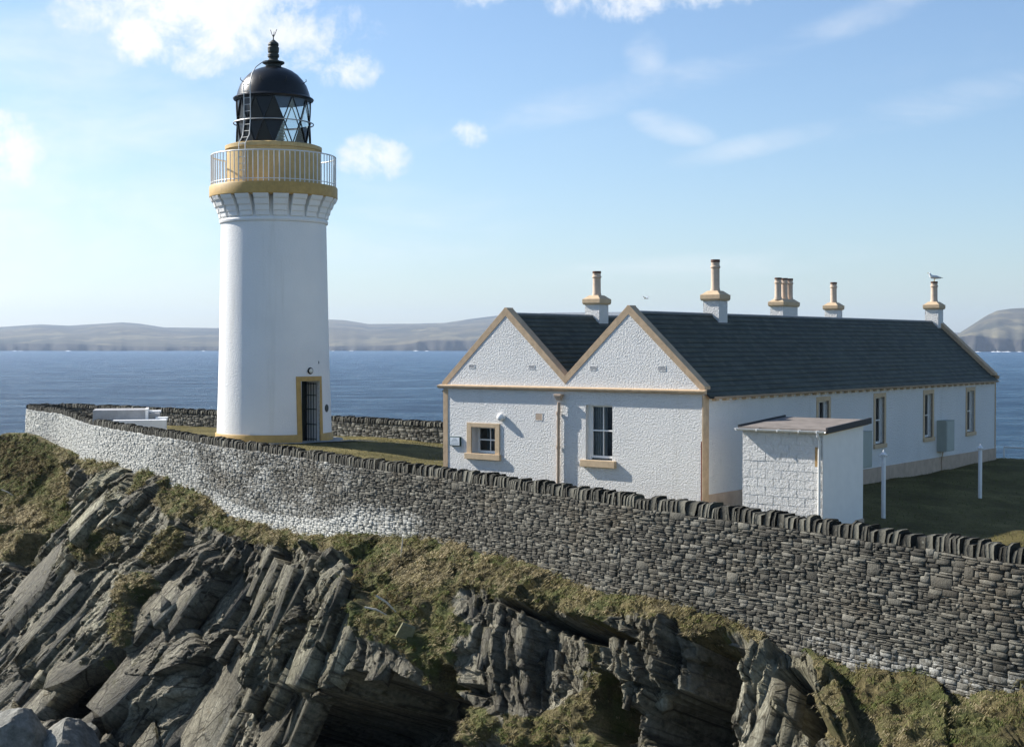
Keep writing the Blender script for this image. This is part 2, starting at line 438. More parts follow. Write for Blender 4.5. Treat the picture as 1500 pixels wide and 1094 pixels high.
def np_mesh(name, V, quads=None, tris=None, mat=None, smooth=False, attrs=None, uv=None, **kw):
    me = bpy.data.meshes.new(name); V = np.ascontiguousarray(V, np.float32)
    me.vertices.add(len(V)); me.vertices.foreach_set("co", V.ravel())
    idx = []; sizes = []
    if quads is not None and len(quads): idx.append(quads.ravel()); sizes.append(np.full(len(quads), 4))
    if tris is not None and len(tris): idx.append(tris.ravel()); sizes.append(np.full(len(tris), 3))
    idx = np.concatenate(idx).astype(np.int32); sizes = np.concatenate(sizes).astype(np.int32)
    me.loops.add(len(idx)); me.loops.foreach_set("vertex_index", idx)
    me.polygons.add(len(sizes)); st = np.concatenate([[0], np.cumsum(sizes)[:-1]]).astype(np.int32)
    me.polygons.foreach_set("loop_start", st)
    try: me.polygons.foreach_set("loop_total", sizes)
    except Exception: pass
    me.update(calc_edges=True); me.validate()
    if smooth: me.polygons.foreach_set("use_smooth", np.ones(len(sizes), bool))
    for k, a in (attrs or {}).items():
        if a.ndim == 1:
            at = me.attributes.new(k, 'FLOAT', 'POINT'); at.data.foreach_set("value", a.astype(np.float32))
        else:
            at = me.attributes.new(k, 'FLOAT_COLOR', 'POINT'); at.data.foreach_set("color", np.c_[a, np.ones(len(a))].astype(np.float32).ravel())
    if uv is not None:
        u = me.uv_layers.new(name="UVMap"); u.data.foreach_set("uv", uv[idx].astype(np.float32).ravel())
    me.materials.append(mat)
    o = bpy.data.objects.new(name, me); link(o, **kw); return o


def grid_quads(nr, nc):
    i = np.arange(nr - 1)[:, None] * nc + np.arange(nc - 1)[None]
    return np.stack([i, i + 1, i + nc + 1, i + nc], -1).reshape(-1, 4)


RNG = np.random.default_rng(11)
TAB = RNG.random((256, 256))


def vnoise(x, y, seed=0):
    x = x + seed * 17.13; y = y + seed * 5.71
    i = np.floor(x).astype(int); j = np.floor(y).astype(int); fx = x - i; fy = y - j
    fx = fx * fx * (3 - 2 * fx); fy = fy * fy * (3 - 2 * fy)
    g = lambda a, b: TAB[(a) & 255, (b) & 255]
    return (g(i, j) * (1 - fx) + g(i + 1, j) * fx) * (1 - fy) + (g(i, j + 1) * (1 - fx) + g(i + 1, j + 1) * fx) * fy


def fbm(x, y, o=4, seed=0, rough=.5):
    s = 0; a = 1; t = 0
    for k in range(o):
        s = s + a * vnoise(x * 2 ** k, y * 2 ** k, seed + k * 3); t += a; a *= rough
    return s / t


T2 = [RNG.random((256, 256)) for _ in range(5)]


def facet(p, q, cs, ct, seed, off, tp, tq, bias=.5):
    """voronoi cells stretched along q, each a tilted plane: broken slabs. returns height, edge distance, random"""
    P = p / cs + seed * 13.7; Q = q / ct + seed * 7.3
    i = np.floor(P).astype(int); j = np.floor(Q).astype(int)
    best = np.full(P.shape, 1e9); sec = best.copy(); h = np.zeros(P.shape); rnd = np.zeros(P.shape)
    for di in (-1, 0, 1):
        for dj in (-1, 0, 1):
            a = (i + di) & 255; b = (j + dj) & 255
            x = (i + di) + T2[0][a, b]; y = (j + dj) + T2[1][a, b]
            d = (P - x) ** 2 + (Q - y) ** 2
            hh = (T2[2][a, b] - .5) * 2 * off + (P - x) * cs * tp * (T2[3][a, b] * 2 - 1 + bias) + (Q - y) * ct * tq * (T2[4][a, b] * 2 - 1)
            nb = d < best
            sec = np.where(nb, best, np.minimum(sec, d)); h = np.where(nb, hh, h); rnd = np.where(nb, T2[3][b, a], rnd); best = np.where(nb, d, best)
    return h, np.sqrt(sec) - np.sqrt(best), rnd


def sstep(x, a, b):
    t = np.clip((x - a) / (b - a), 0, 1); return t * t * (3 - 2 * t)


def catmull(P, step):
    P = np.array(P, float); out = []
    Q = np.vstack([2 * P[0] - P[1], P, 2 * P[-1] - P[-2]])
    for k in range(1, len(Q) - 2):
        a, b, c, d = Q[k - 1], Q[k], Q[k + 1], Q[k + 2]
        n = max(2, int(np.linalg.norm(c - b) / (step * .5))); t = np.linspace(0, 1, n, endpoint=False)[:, None]
        out.append(.5 * ((2 * b) + (-a + c) * t + (2 * a - 5 * b + 4 * c - d) * t ** 2 + (-a + 3 * b - 3 * c + d) * t ** 3))
    C = np.vstack(out + [P[-1:]]); s = np.r_[0, np.cumsum(np.linalg.norm(np.diff(C[:, :2], axis=0), axis=1))]
    S = np.arange(0, s[-1], step); return np.stack([np.interp(S, s, C[:, k]) for k in range(C.shape[1])], 1), S


def project(V):
    """world points -> photo pixels"""
    c, s = math.cos(PITCH), math.sin(PITCH); x = V[..., 0]; y = V[..., 1]; z = V[..., 2] - H
    d = y * c - z * s; u = y * s + z * c
    return 750 + F * x / d, 547 - F * u / d


# ------------------------------------------------------------------ wall lines (photo column, photo row of coping top -> plan)
ZC = H - 3.65
front = [(1900, 832), (1760, 820), (1640, 811), (1500, 799.5), (1376, 782), (1273, 768.5), (1171, 754), (1060, 740), (922, 723), (776, 702), (630, 682), (500, 666), (433, 655.5), (367, 647), (300, 637.5),
         (233, 628), (167, 618), (133, 611), (108, 603)]
FP = [at_z(a, b, ZC) for a, b in front]
FP = [(p.x, p.y) for p in FP] + [(-25.9, 84.0), (-28.0, 87.0), (-29.6, 89.6)]
BP = [(-29.6, 89.6), (-29.0, 91.2), (-26.5, 90.6), (-16.5, 82), (-9.4, 75.8), (-3.3, 69.9), (2.5, 66.5), (7, 65.6)]
fpath, fS = catmull(FP, .1)
bpath, bS = catmull(BP, .1)
# exterior foot of the wall
foot_px = [30, 47, 80, 133, 183, 233, 283, 317, 350, 400, 450, 520, 626, 685, 743, 817, 890, 963, 1000, 1051, 1102, 1219, 1239, 1342, 1444, 1500, 1700, 1900]
foot_py = [636, 640, 657, 674, 682, 694, 711, 732, 755, 773, 781, 783, 789, 798, 816, 838, 866, 879, 888, 900, 919, 958, 970, 990, 1002, 1004, 1012, 1020]


def foot_z(x, y):
    px = 750 + F * x / y; py = np.interp(px, foot_px, foot_py)
    return H - (py - 505.0) / F * y


def tangents(P):
    t = np.gradient(P[:, :2], axis=0); t /= np.linalg.norm(t, axis=1)[:, None]; return t


def smooth_arr(a, k):
    w = np.hanning(2 * k + 1); w /= w.sum(); p = np.pad(a, ((k, k), (0, 0)), mode='edge')
    return np.stack([np.convolve(p[:, i], w, 'valid') for i in range(a.shape[1])], 1)


# stone template: back ring, mid ring, front ring, centre
def rubble(name, path, S, nrm, zbot, ztop, parent, pale_fn, seed, rowh=.045, cellw=.072, proud=.0, batter=.0, big=.03):
    """irregular packed stones on one face of a wall; nrm = outward normal per path sample"""
    rng = np.random.default_rng(seed); Lw = S[-1]; ncx = int(Lw / cellw); zlo = zbot.min() - .3; nrows = int((ztop - zlo) / rowh)
    occ = np.zeros((nrows + 6, ncx + 12), bool); rects = []
    zb_cell = np.interp((np.arange(ncx) + .5) * cellw, S, zbot)
    for r in range(nrows):
        c = 0; z = zlo + r * rowh
        while c < ncx:
            if occ[r, c] or z < zb_cell[c] - .45: c += 1; continue
            u = rng.random(); hgt = 1 if u < .66 else (2 if u < .93 else (3 if u < 1 - big * .12 else 5))
            w = int(rng.choice([2, 3, 4, 5, 6, 7], p=[.14, .26, .25, .18, .1, .07])) if hgt == 1 else int(rng.integers(2, 6)) + (hgt > 3) * 3
            w = min(w, ncx - c)
            k = 0
            while k < w and not occ[r:r + hgt, c + k].any(): k += 1
            if k == 0: hgt = 1; k = 1
            occ[r:r + hgt, c:c + k] = True; rects.append((c, r, k, hgt)); c += k
    rc = np.array(rects, float); n = len(rc)
    x0 = rc[:, 0] * cellw; x1 = x0 + rc[:, 2] * cellw; z0 = zlo + rc[:, 1] * rowh; z1 = np.minimum(z0 + rc[:, 3] * rowh, ztop)
    keep = (z1 - z0) > .02; x0, x1, z0, z1 = x0[keep], x1[keep], z0[keep], z1[keep]; n = len(x0)
    corners = np.zeros((n, 13, 3)); gap = .002
    jit = lambda s_: (rng.random(n) - .5) * s_
    ddep = rng.random(n) ** 2 * .042 + proud; slope = (rng.random(n) - .5) * .04
    cxn = [(0, 0), (1, 0), (1, 1), (0, 1)]
    for k, (a, b) in enumerate(cxn):
        jx, jz = jit(.034), jit(.020)
        X = np.where(a, x1 - gap, x0 + gap) + jx; Z = np.where(b, z1 - gap, z0 + gap) + jz
        cx = (x0 + x1) / 2; cz = (z0 + z1) / 2; ins = np.minimum((z1 - z0) * .17, .02)
        for ring, (off, dd) in enumerate(((0, -.14), (0, -.006), (1, .018))):
            i = ring * 4 + k
            sx_ = np.where(a, -1, 1) * ins * off * (1 + jit(.8)); sz_ = np.where(b, -1, 1) * ins * off * .7 * (1 + jit(.6))
            corners[:, i, 0] = X + sx_; corners[:, i, 2] = Z + sz_
            corners[:, i, 1] = ddep * (ring > 0) + dd + slope * (a - .5) * (ring > 0) + (jit(.014) if ring else 0)
    corners[:, 12, 0] = (x0 + x1) / 2 + jit(.05); corners[:, 12, 2] = (z0 + z1) / 2 + jit(.01); corners[:, 12, 1] = ddep + .03
    ux = np.clip(corners[..., 0], 0, Lw)
    bx = np.interp(ux, S, path[:, 0]); by = np.interp(ux, S, path[:, 1]); nx = np.interp(ux, S, nrm[:, 0]); ny = np.interp(ux, S, nrm[:, 1])
    z = corners[..., 2]; d = corners[..., 1] + batter * (ztop - z)
    V = np.stack([bx + nx * d, by + ny * d, z], -1)
    zbx = np.interp((x0 + x1) / 2, S, zbot)
    pl = pale_fn((x0 + x1) / 2, (z0 + z1) / 2, zbx)
    tone = rng.random(n)
    q = []
    for rr in (0, 4):
        for k in range(4): q.append((rr + k, rr + (k + 1) % 4, rr + 4 + (k + 1) % 4, rr + 4 + k))
    t = [(8 + k, 8 + (k + 1) % 4, 12) for k in range(4)]
    base = (np.arange(n) * 13)[:, None, None]
    Q = (np.array(q)[None] + base).reshape(-1, 4); T = (np.array(t)[None] + base).reshape(-1, 3)
    return np_mesh(name, V.reshape(-1, 3), Q, T, M['drystone'], attrs={"tone": np.repeat(tone, 13), "pale": np.repeat(pl, 13)}, parent=parent)


def core(name, path, S, nrm_l, zbot, ztop, half, parent, mat, batter):
    """dark hearting of the wall behind the stones"""
    n = len(path); V = []
    step = 5; idx = list(range(0, n, step)) + [n - 1]
    for i in idx:
        x, y = path[i, :2]; nx, ny = nrm_l[i]; hb = half - .07
        b = batter * (ztop - zbot[i])
        V += [(x + nx * (hb + b), y + ny * (hb + b), zbot[i] - .4), (x + nx * hb, y + ny * hb, ztop), (x - nx * hb, y - ny * hb, ztop), (x - nx * hb, y - ny * hb, G - .9)]
    m_ = len(idx); q = []
    for i in range(m_ - 1):
        for k in range(4): q.append((i * 4 + k, i * 4 + (k + 1) % 4, (i + 1) * 4 + (k + 1) % 4, (i + 1) * 4 + k))
    q += [(0, 1, 2, 3), ((m_ - 1) * 4 + 3, (m_ - 1) * 4 + 2, (m_ - 1) * 4 + 1, (m_ - 1) * 4)]
    V = np.array(V); return np_mesh(name, V, np.array(q), None, mat, parent=parent, attrs={"tone": np.zeros(len(V)), "pale": np.zeros(len(V))})


def copes(path, S, nrm, z0, half, hgt, width, parent, seed, mat):
    """flat stones set on edge along the top"""
    rng = np.random.default_rng(seed); u = 0; V = []; Q = []; T = []; tone = []
    lat = [-1, -.45, .2, .8, 1]
    while u < S[-1] - .2:
        w = rng.choice([.55, .9, 1.3, 1.9], p=[.3, .36, .24, .10]) * width * rng.uniform(.8, 1.2)
        c = u + w / 2; u += w + rng.uniform(0, .012)
        if rng.random() < .02: continue
        x, y = np.interp(c, S, path[:, 0]), np.interp(c, S, path[:, 1]); n_ = np.array([np.interp(c, S, nrm[:, 0]), np.interp(c, S, nrm[:, 1])]); n_ /= np.linalg.norm(n_)
        t_ = np.array([-n_[1], n_[0]]); h = hgt * rng.uniform(.72, 1.14); hw = half * rng.uniform(.9, 1.08); lean = rng.normal(0, .10) + .03
        yaw = rng.normal(0, .07); k = len(V); tn = rng.random()
        # profile across the wall (rounded top), two faces along the wall
        fo = rng.normal(0, .035); prof = [(-hw + fo, 0), (-hw * rng.uniform(1.0, 1.15) + fo, h * .35), (-hw * rng.uniform(.98, 1.12) + fo, h * .72), (-hw * rng.uniform(.75, .95) + fo, h * rng.uniform(.92, 1.02)), (hw * .3, h * rng.uniform(.97, 1.05)), (hw * .85, h * rng.uniform(.85, .98)), (hw, h * .45), (hw, 0)]
        for sgn in (-1, 1):
            for a, b in prof:
                tt = sgn * w * .5 * (.99 - .26 * (b / h) ** 4 - .05 * (b < .02) - .10 * abs(a / hw) ** 3) * rng.uniform(.8, 1.12) + lean * b + yaw * a
                V.append((x + n_[0] * a + t_[0] * tt, y + n_[1] * a + t_[1] * tt, z0(c) + b - .02 + rng.normal(0, .004))); tone.append(tn)
        m_ = len(prof)
        for i in range(m_ - 1): Q.append((k + i, k + i + 1, k + m_ + i + 1, k + m_ + i))
        for i in range(1, m_ - 1): T.append((k, k + i, k + i + 1)); T.append((k + m_, k + m_ + i + 1, k + m_ + i))
    return np_mesh("coping", np.array(V), np.array(Q), np.array(T), mat, attrs={"tone": np.array(tone), "pale": np.zeros(len(V))}, parent=parent)


def left_nrm(P, sign):
    t = tangents(P); n = np.stack([t[:, 1], -t[:, 0]], 1) * sign; n = smooth_arr(n, 6); return n / np.linalg.norm(n, axis=1)[:, None]


# front wall runs right to left; its outward side faces the camera
fn = left_nrm(fpath, 1)
if (fn[len(fn) // 2] @ np.array([0, -1])) < 0: fn = -fn
HALF = .24
zb = foot_z(fpath[:, 0], fpath[:, 1])
zb = smooth_arr(zb[:, None], 4)[:, 0]
COPE_H = .30
wall_top = ZC - COPE_H + .02
fpx, _ = project(np.c_[fpath, np.full(len(fpath), ZC)])
w_rise = lambda c: wall_top


def pale_front(u, z, zb_):
    px = np.interp(u, fS, fpx)
    p = .42 * sstep(-px, -680, -400) + .14
    p += .62 * sstep(-px, -380, -90)
    h = z - zb_
    p += 1.2 * sstep(-h, -.62, -.25) * sstep(px, 310, 370) * sstep(-px, -540, -500)          # lime at the foot
    p += .45 * sstep(-h, -1.3, -.5) * sstep(px, 480, 520) * sstep(-px, -700, -600)
    p += .38 * sstep(-h, -1.0, -.1) * sstep(px, 1150, 1250)
    p += (vnoise(u * .8, z * 1.5, 4) - .5) * .25 + (np.random.default_rng(3).random(len(u)) - .5) * .22
    return p


fw = empty("drystone_wall", (0, 0, 0), 0, "long dry stone wall on the cliff edge, dark on the right and pale towards its left end", "wall")
core("wall_core", fpath, fS, fn, zb, wall_top, HALF, fw, M['coping'], .05)
rubble("outer_face", fpath + np.c_[fn * (HALF - .03)], fS, fn, zb, wall_top, fw, pale_front, 3, batter=.05)
rubble("inner_face", fpath - np.c_[fn * (HALF - .03)], fS, -fn, np.full(len(fpath), G - .3), wall_top, fw, lambda u, z, b: np.full(len(u), .15), 4, rowh=.09, cellw=.11)
copes(fpath, fS, fn, w_rise, HALF - .05, COPE_H, .14, fw, 5, M['coping'])

# back wall (seen from inside), runs left to right
bn = left_nrm(bpath, 1)
if (bn[len(bn) // 2] @ np.array([0, -1])) < 0: bn = -bn
zc_b = lambda c: ZC - .22 + .0 * c
zbb = np.full(len(bpath), G - .35)
bw = empty("drystone_wall", (0, 0, 0), 0, "low grey dry stone wall behind the lighthouse, along the far side of the grass by the sea", "wall")
core("wall_core", bpath, bS, bn, zbb, ZC - .22, HALF, bw, M['coping'], 0)
rubble("inner_face", bpath + bn * (HALF - .03), bS, bn, zbb, ZC - .22, bw, lambda u, z, b: np.full(len(u), .42), 6, rowh=.08, cellw=.1)
rubble("outer_face", bpath - bn * (HALF - .03), bS, -bn, zbb - .4, ZC - .22, bw, lambda u, z, b: np.full(len(u), .25), 7, rowh=.1, cellw=.13)
copes(bpath, bS, bn, lambda c: ZC - .24, HALF + .05, .24, .13, bw, 8, M['coping'])

# ------------------------------------------------------------------ yard ground sheet
def ground(x, y):
    return float(zg[int(round((y - 20) / .3)), int(round((x + 61) / .3))])


LB = Vector((-2.13, 45.6, G))                      # left front corner of the cottage
TOW = Vector((-10.41, 64.0, 0)); TG = H - 4.17     # tower and its ground level


def poly_sd(X, Y, P):
    """distance to polyline P and side (positive = left of direction)"""
    best = np.full(X.shape, 1e9); side = np.zeros(X.shape)
    for a, b in zip(P[:-1], P[1:]):
        d = b - a; l2 = d @ d; t = np.clip(((X - a[0]) * d[0] + (Y - a[1]) * d[1]) / l2, 0, 1)
        ex = X - a[0] - t * d[0]; ey = Y - a[1] - t * d[1]; dd = ex * ex + ey * ey
        nb = dd < best; s_ = d[0] * (Y - a[1]) - d[1] * (X - a[0]); side = np.where(nb, np.sign(s_), side); best = np.where(nb, dd, best)
    return np.sqrt(best), side


edge_line = np.array([(p[0], p[1]) for p in fpath[::8]][:-1] + [(-29.8, 88.6), (-34, 88.8), (-42, 91), (-62, 96)])
back_line = np.array([(-62, 99), (-42, 95), (-34, 93.5), (-29, 92.8), (-16, 83.8), (-9, 77.4), (-3, 71.6), (3, 68.3), (9, 67.4), (13.5, 66.0), (17.5, 62.6), (20.5, 59.4), (24, 56.2), (32, 52), (45, 46), (70, 36)])
gx_, gy_ = np.meshgrid(np.arange(-61, 46, .3), np.arange(20, 100, .3))
d1, s1 = poly_sd(gx_, gy_, edge_line); d1 = d1 * -s1        # positive inside
d2, s2 = poly_sd(gx_, gy_, back_line); d2 = d2 * -s2        # positive inside
if d1[np.argmin(abs(gy_[:, 0] - 55)), np.argmin(abs(gx_[0] - 5))] < 0: d1 = -d1
if d2[np.argmin(abs(gy_[:, 0] - 55)), np.argmin(abs(gx_[0] - 5))] < 0: d2 = -d2
zg = np.full(gx_.shape, G) + (TG - G) * np.exp(-(((gx_ + 9.5) / 7.0) ** 2 + ((gy_ - 61.5) / 6.5) ** 2) ** 2)
perp = (gx_ - 5.23) * .7955 - (gy_ - 40) * .606; alng = (gx_ - 5.23) * .606 + (gy_ - 40) * .7955
zg -= .62 * sstep(perp, .6, 6.5) * sstep(alng, -7, -2)
zg += (fbm(gx_ * .35, gy_ * .35, 4, 2) - .5) * .22
wl_ = np.interp(gy_, [84, 87, 89.6, 91.2, 95], [-25.9, -28, -29.5, -29.1, -28.9])
zg = np.where((gx_ < wl_) & (gy_ > 82), np.minimum(zg, H - 5.95 - .1 * np.maximum(0, -30.2 - gx_)), zg)
drop = np.clip(.35 - d2, 0, None)
zg = zg - drop ** 1.0 * (2.2 + 1.6 * fbm(gx_ * .5, gy_ * .5, 4, 9)) - sstep(drop, 0, 1.2) * .4
zg = np.maximum(zg, -3)
keepv = d1 > -.12
q = grid_quads(*gx_.shape); kv = keepv.ravel(); q = q[kv[q].all(1)]
np_mesh("lawn", np.stack([gx_, gy_, zg], -1).reshape(-1, 3), q, None, M['lawn'], smooth=True, kind="structure")

# ------------------------------------------------------------------ cliff
cl_pts = [(-62, 97.5), (-50, 93.2), (-42, 91), (-34, 88.4), (-29.6, 86.6)]
wall_out = fpath[::20] + fn[::20] * .1
sel = wall_out[(750 + F * wall_out[:, 0] / wall_out[:, 1]) > 120][::-1]
ctrl = np.array(cl_pts + [tuple(p) for p in sel]); cpath, cS = catmull(ctrl, .12)
cz = foot_z(cpath[:, 0], cpath[:, 1]) + .12
cz = np.where(cpath[:, 0] < -31, H - 5.75 - .12 * (-31 - cpath[:, 0]), cz)
cz = smooth_arr(cz[:, None], 5)[:, 0]
cn = np.stack([tangents(cpath)[:, 1], -tangents(cpath)[:, 0]], 1)
if (cn[len(cn) // 2] @ np.array([0, -1])) < 0: cn = -cn
cn = smooth_arr(cn, 55); cn /= np.linalg.norm(cn, axis=1)[:, None]
# resample so spacing follows distance
dist = cpath[:, 1]; dens = np.cumsum(1.0 / (dist * .00072)); dens = (dens - dens[0]) * .12
NU = int(min(2100, dens[-1])); ui = np.interp(np.linspace(0, dens[-1], NU), dens, np.arange(len(cpath)))
I = np.arange(len(cpath)); bx = np.interp(ui, I, cpath[:, 0]); by = np.interp(ui, I, cpath[:, 1]); bz = np.interp(ui, I, cz)
nx = np.interp(ui, I, cn[:, 0]); ny = np.interp(ui, I, cn[:, 1]); uS = np.interp(ui, I, cS)
cpx = 750 + F * bx / by
bankw = np.interp(cpx, [-300, 0, 60, 130, 200, 300, 350, 430, 520, 600, 680, 750, 850, 950, 1050, 1200, 1280, 1500, 1800], [2.5, 1.5, .5, .7, 1.6, 1.8, 1.2, .9, 1.3, 2.8, 2.9, 1.8, 1.2, .7, .6, .9, 2.4, 4, 5])
bang = np.interp(cpx, [0, 130, 300, 430, 600, 900, 1200, 1500], [38, 40, 36, 34, 33, 30, 24, 26])
rang = np.interp(cpx, [0, 130, 300, 430, 600, 900, 1200, 1500], [55, 56, 60, 68, 66, 66, 58, 40])
vis = np.interp(cpx, [-200, 0, 300, 500, 750, 1000, 1200, 1800], [20, 19, 13, 9.5, 8, 6.5, 5, 5])
NV1 = 520; NV2 = 70
tt = np.r_[np.linspace(0, 1, NV1), 1 + (np.linspace(0, 1, NV2 + 1)[1:]) ** 1.5 * 1.0]
sv = np.zeros((len(tt), NU))
for k, t in enumerate(tt): sv[k] = vis * t if t <= 1 else vis + (t - 1) * 26
ang = bang[None] + (rang - bang)[None] * sstep(sv, bankw[None] - .5, bankw[None] + .7)
ang = np.radians(ang); ds = np.diff(sv, axis=0, prepend=0)
out = np.cumsum(ds * np.cos(ang), 0); dz = np.cumsum(ds * np.sin(ang), 0)
X = bx + nx * out; Y = by + ny * out; Z = bz - dz
PX, PY = project(np.stack([X, Y, Z], -1))
# masks are noted at photo columns/rows of the undisplaced surface, then stay with the surface


def blob(cx, cy, rx, ry, tilt=0, soft=.5, warp=.35, sd_=0):
    c, s = math.cos(R_(tilt)), math.sin(R_(tilt)); a = (PX - cx); b = (PY - cy)
    u = (a * c + b * s) / rx; v = (-a * s + b * c) / ry
    r = np.sqrt(u * u + v * v) + (fbm(PX * .02, PY * .02, 4, 20 + sd_) - .5) * 2 * warp
    return 1 - sstep(r, 1 - soft * .5, 1 + soft * .5)


U = np.broadcast_to(uS[None], sv.shape)
th = np.radians(np.interp(PX, [-100, 0, 150, 250, 350, 430, 520, 620, 700, 850, 950, 1100, 1300, 1500], [52, 54, 58, 64, 76, 84, 92, 102, 118, 122, 112, 118, 126, 130]))
warpf = (fbm(U * .35, sv * .35, 3, 31) - .5)
u0 = U - sv * np.cos(th) / np.sin(th) * -1.0
Pc = u0 * .92 + warpf * .30; Qc = sv * 1.05 + (fbm(U * .5, sv * .5, 3, 33) - .5) * .3
f1, e1, r1 = facet(Pc, Qc, 2.6, 4.2, 1, .34, .16, .07, .7)
f2, e2, r2 = facet(Pc, Qc, .95, 2.1, 2, .15, .26, .10, .8)
f3, e3, r3 = facet(Pc, Qc, .34, .8, 3, .06, .28, .14, .6)
f4, e4, r4 = facet(Pc, Qc, .13, .28, 4, .024, .3, .2, .3)
f5, e5, r5 = facet(Pc * .8 + Qc * .6, Qc * .8 - Pc * .6, .7, .35, 6, .05, .15, .3, .2)
rough_zone = fbm(U * .25, sv * .25, 3, 77)
rock = -.22 + f1 + f2 * (.4 + rough_zone) + f3 * (.3 + 1.2 * sstep(rough_zone, .35, .65)) + f4 + f5 * sstep(rough_zone, .4, .6) * 1.3 - .16 * (1 - sstep(e1, 0, .07)) - .09 * (1 - sstep(e2, 0, .08)) - .03 * (1 - sstep(e3, 0, .1)) + (fbm(U * 2, sv * 2, 4, 35) - .5) * .08 + (fbm(U * 9, sv * 9, 4, 36) - .5) * .035
# turf
bank = 1 - sstep(sv, bankw[None] - .35, bankw[None] + .45)
bank = np.clip(bank + (fbm(U * .9, sv * .9, 4, 40) - .5) * 1.1 * (bank > .02) * (bank < .98), 0, 1)
turf = bank * (.42 + .85 * fbm(U * .55, sv * .7, 4, 41))
turf = turf * (1 - .9 * blob(150, 735, 75, 26, -50, sd_=1)) * (1 - .8 * blob(215, 725, 70, 9, -52, sd_=2)) * (1 - .85 * blob(470, 840, 45, 40, 0, sd_=3)) * (1 - .9 * blob(1090, 1000, 70, 60, 20)) * (1 - .9 * blob(1010, 960, 50, 50, 0))
for b_ in [(30, 700, 75, 75, -40), (5, 780, 40, 60, -50), (150, 790, 28, 20, 0), (215, 870, 30, 22, -30), (190, 925, 16, 30, 10), (172, 985, 14, 32, 10), (620, 880, 90, 60, 10), (640, 960, 32, 60, -15), (600, 930, 50, 30, 20),
           (855, 885, 60, 26, 20), (880, 930, 22, 55, 0), (845, 1000, 40, 40, 0), (800, 1060, 60, 55, 0), (870, 1050, 40, 70, 0), (960, 890, 60, 14, 15), (690, 1060, 40, 30, 0), (1310, 1040, 90, 50, 15), (1430, 1060, 120, 60, 0), (1265, 960, 40, 25, 30),
           (1030, 925, 30, 26, 0), (240, 800, 30, 12, -50), (130, 800, 26, 14, -50)]:
    turf = np.maximum(turf, .95 * blob(*b_, soft=.6, warp=.55, sd_=b_[0] % 7))
turf = turf * (1 - .9 * blob(770, 925, 110, 38, 24, warp=.25)) * (1 - .9 * blob(760, 990, 95, 52, 10, warp=.3)) * (1 - .95 * blob(500, 1060, 95, 80, 0))
turf = turf * (1 - .8 * blob(1165, 985, 30, 70, -25))
lump = np.abs(fbm(U * 1.6 + warpf, sv * 2.2, 4, 44) - .5); tus = (1 - np.clip(lump * 6, 0, 1)) * .0 + (fbm(U * 2.4, sv * 2.8, 3, 45) - .5) * .55 + (fbm(U * 6, sv * 6, 3, 46) - .5) * .16
_, _, rd1 = facet(U * 1.0 + warpf, sv * 1.1, .6, .5, 9, 0, 0, 0)
def dome(cs, ct, sd_):
    P = (U + (fbm(U * 2, sv * 2, 2, 81) - .5) * .4) / cs + sd_; Q = (sv + (fbm(U * 2, sv * 2, 2, 82) - .5) * .4) / ct; i = np.floor(P).astype(int); j = np.floor(Q).astype(int); o_ = np.zeros(P.shape)
    for di in (-1, 0, 1):
        for dj in (-1, 0, 1):
            a = (i + di) & 255; b = (j + dj) & 255; d = (P - (i + di) - T2[0][a, b]) ** 2 + (Q - (j + dj) - T2[1][a, b]) ** 2
            o_ = np.maximum(o_, np.sqrt(np.clip(1 - d / (.3 + .5 * T2[2][a, b]), 0, 1)) * (.4 + .6 * T2[3][a, b]))
    return o_
dm = dome(.75, .6, 3.3) * .24 + dome(.34, .3, 8.1) * .10; tus = tus * .6 + dm - .05
D = rock * (1 - turf) + (tus + f1 * .45 + .05) * turf
# hollows and overhangs
cave = np.zeros(D.shape)
for cx, cy, rx, ry, tl, dp in [(470, 1065, 85, 50, 0, 3.2), (560, 1040, 70, 55, 10, 2.6), (362, 895, 20, 55, 4, 2.0), (345, 855, 16, 22, 0, 1.0), (75, 1010, 60, 42, 0, 2.2), (150, 1040, 26, 55, 0, 2.0), (175, 990, 16, 40, 0, 1.2), (640, 1055, 45, 45, 0, 1.6),
                               (860, 925, 85, 17, 14, 1.5), (800, 905, 75, 9, 22, .9), (1045, 990, 36, 55, 0, 1.8), (1000, 1065, 55, 50, 0, 2.0), (1175, 1030, 24, 50, -28, 1.2), (905, 1040, 26, 50, 0, 1.1), (1130, 935, 12, 26, 20, .7), (45, 800, 36, 12, -50, .9), (30, 890, 34, 10, -52, .8), (230, 880, 20, 12, -10, .7),
                               (650, 1010, 18, 40, 0, 1.2), (700, 1010, 30, 8, 8, .5), (40, 830, 14, 26, 0, .6)]:
    cave = np.maximum(cave, dp * blob(cx, cy, rx, ry, tl, soft=.28, warp=.35, sd_=cx % 5))
ribs = np.zeros(D.shape)
for cx, cy, rx, ry, tl, hp in [(420, 925, 30, 95, 14, 1.0), (500, 960, 34, 95, 12, .9), (452, 870, 7, 70, 3, .75), (468, 870, 6, 60, 2, .6), (495, 860, 20, 45, 0, .6), (560, 960, 60, 60, 0, .5), (150, 740, 60, 28, -50, .55), (1115, 1010, 16, 90, 14, .8), (1225, 1040, 24, 90, -28, .9), (985, 960, 22, 60, -16, .5), (920, 970, 30, 70, -18, .6), (1150, 1000, 40, 50, 0, .5),
                               (250, 930, 60, 130, 30, .6), (120, 930, 60, 140, 42, .6)]:
    ribs = np.maximum(ribs, hp * blob(cx, cy, rx, ry, tl, soft=.18, warp=.16, sd_=cx % 6) * (.8 + .2 * r2))
D = D + ribs * .8 - cave * 1.5
D = D - 1.1 * blob(25, 700, 62, 90, -42, soft=.25, warp=.2)
top = sstep(sv, .0, .5) * (1 - .55 * turf * (1 - sstep(sv, .4, 1.3))); D = D * (.10 + .90 * top)
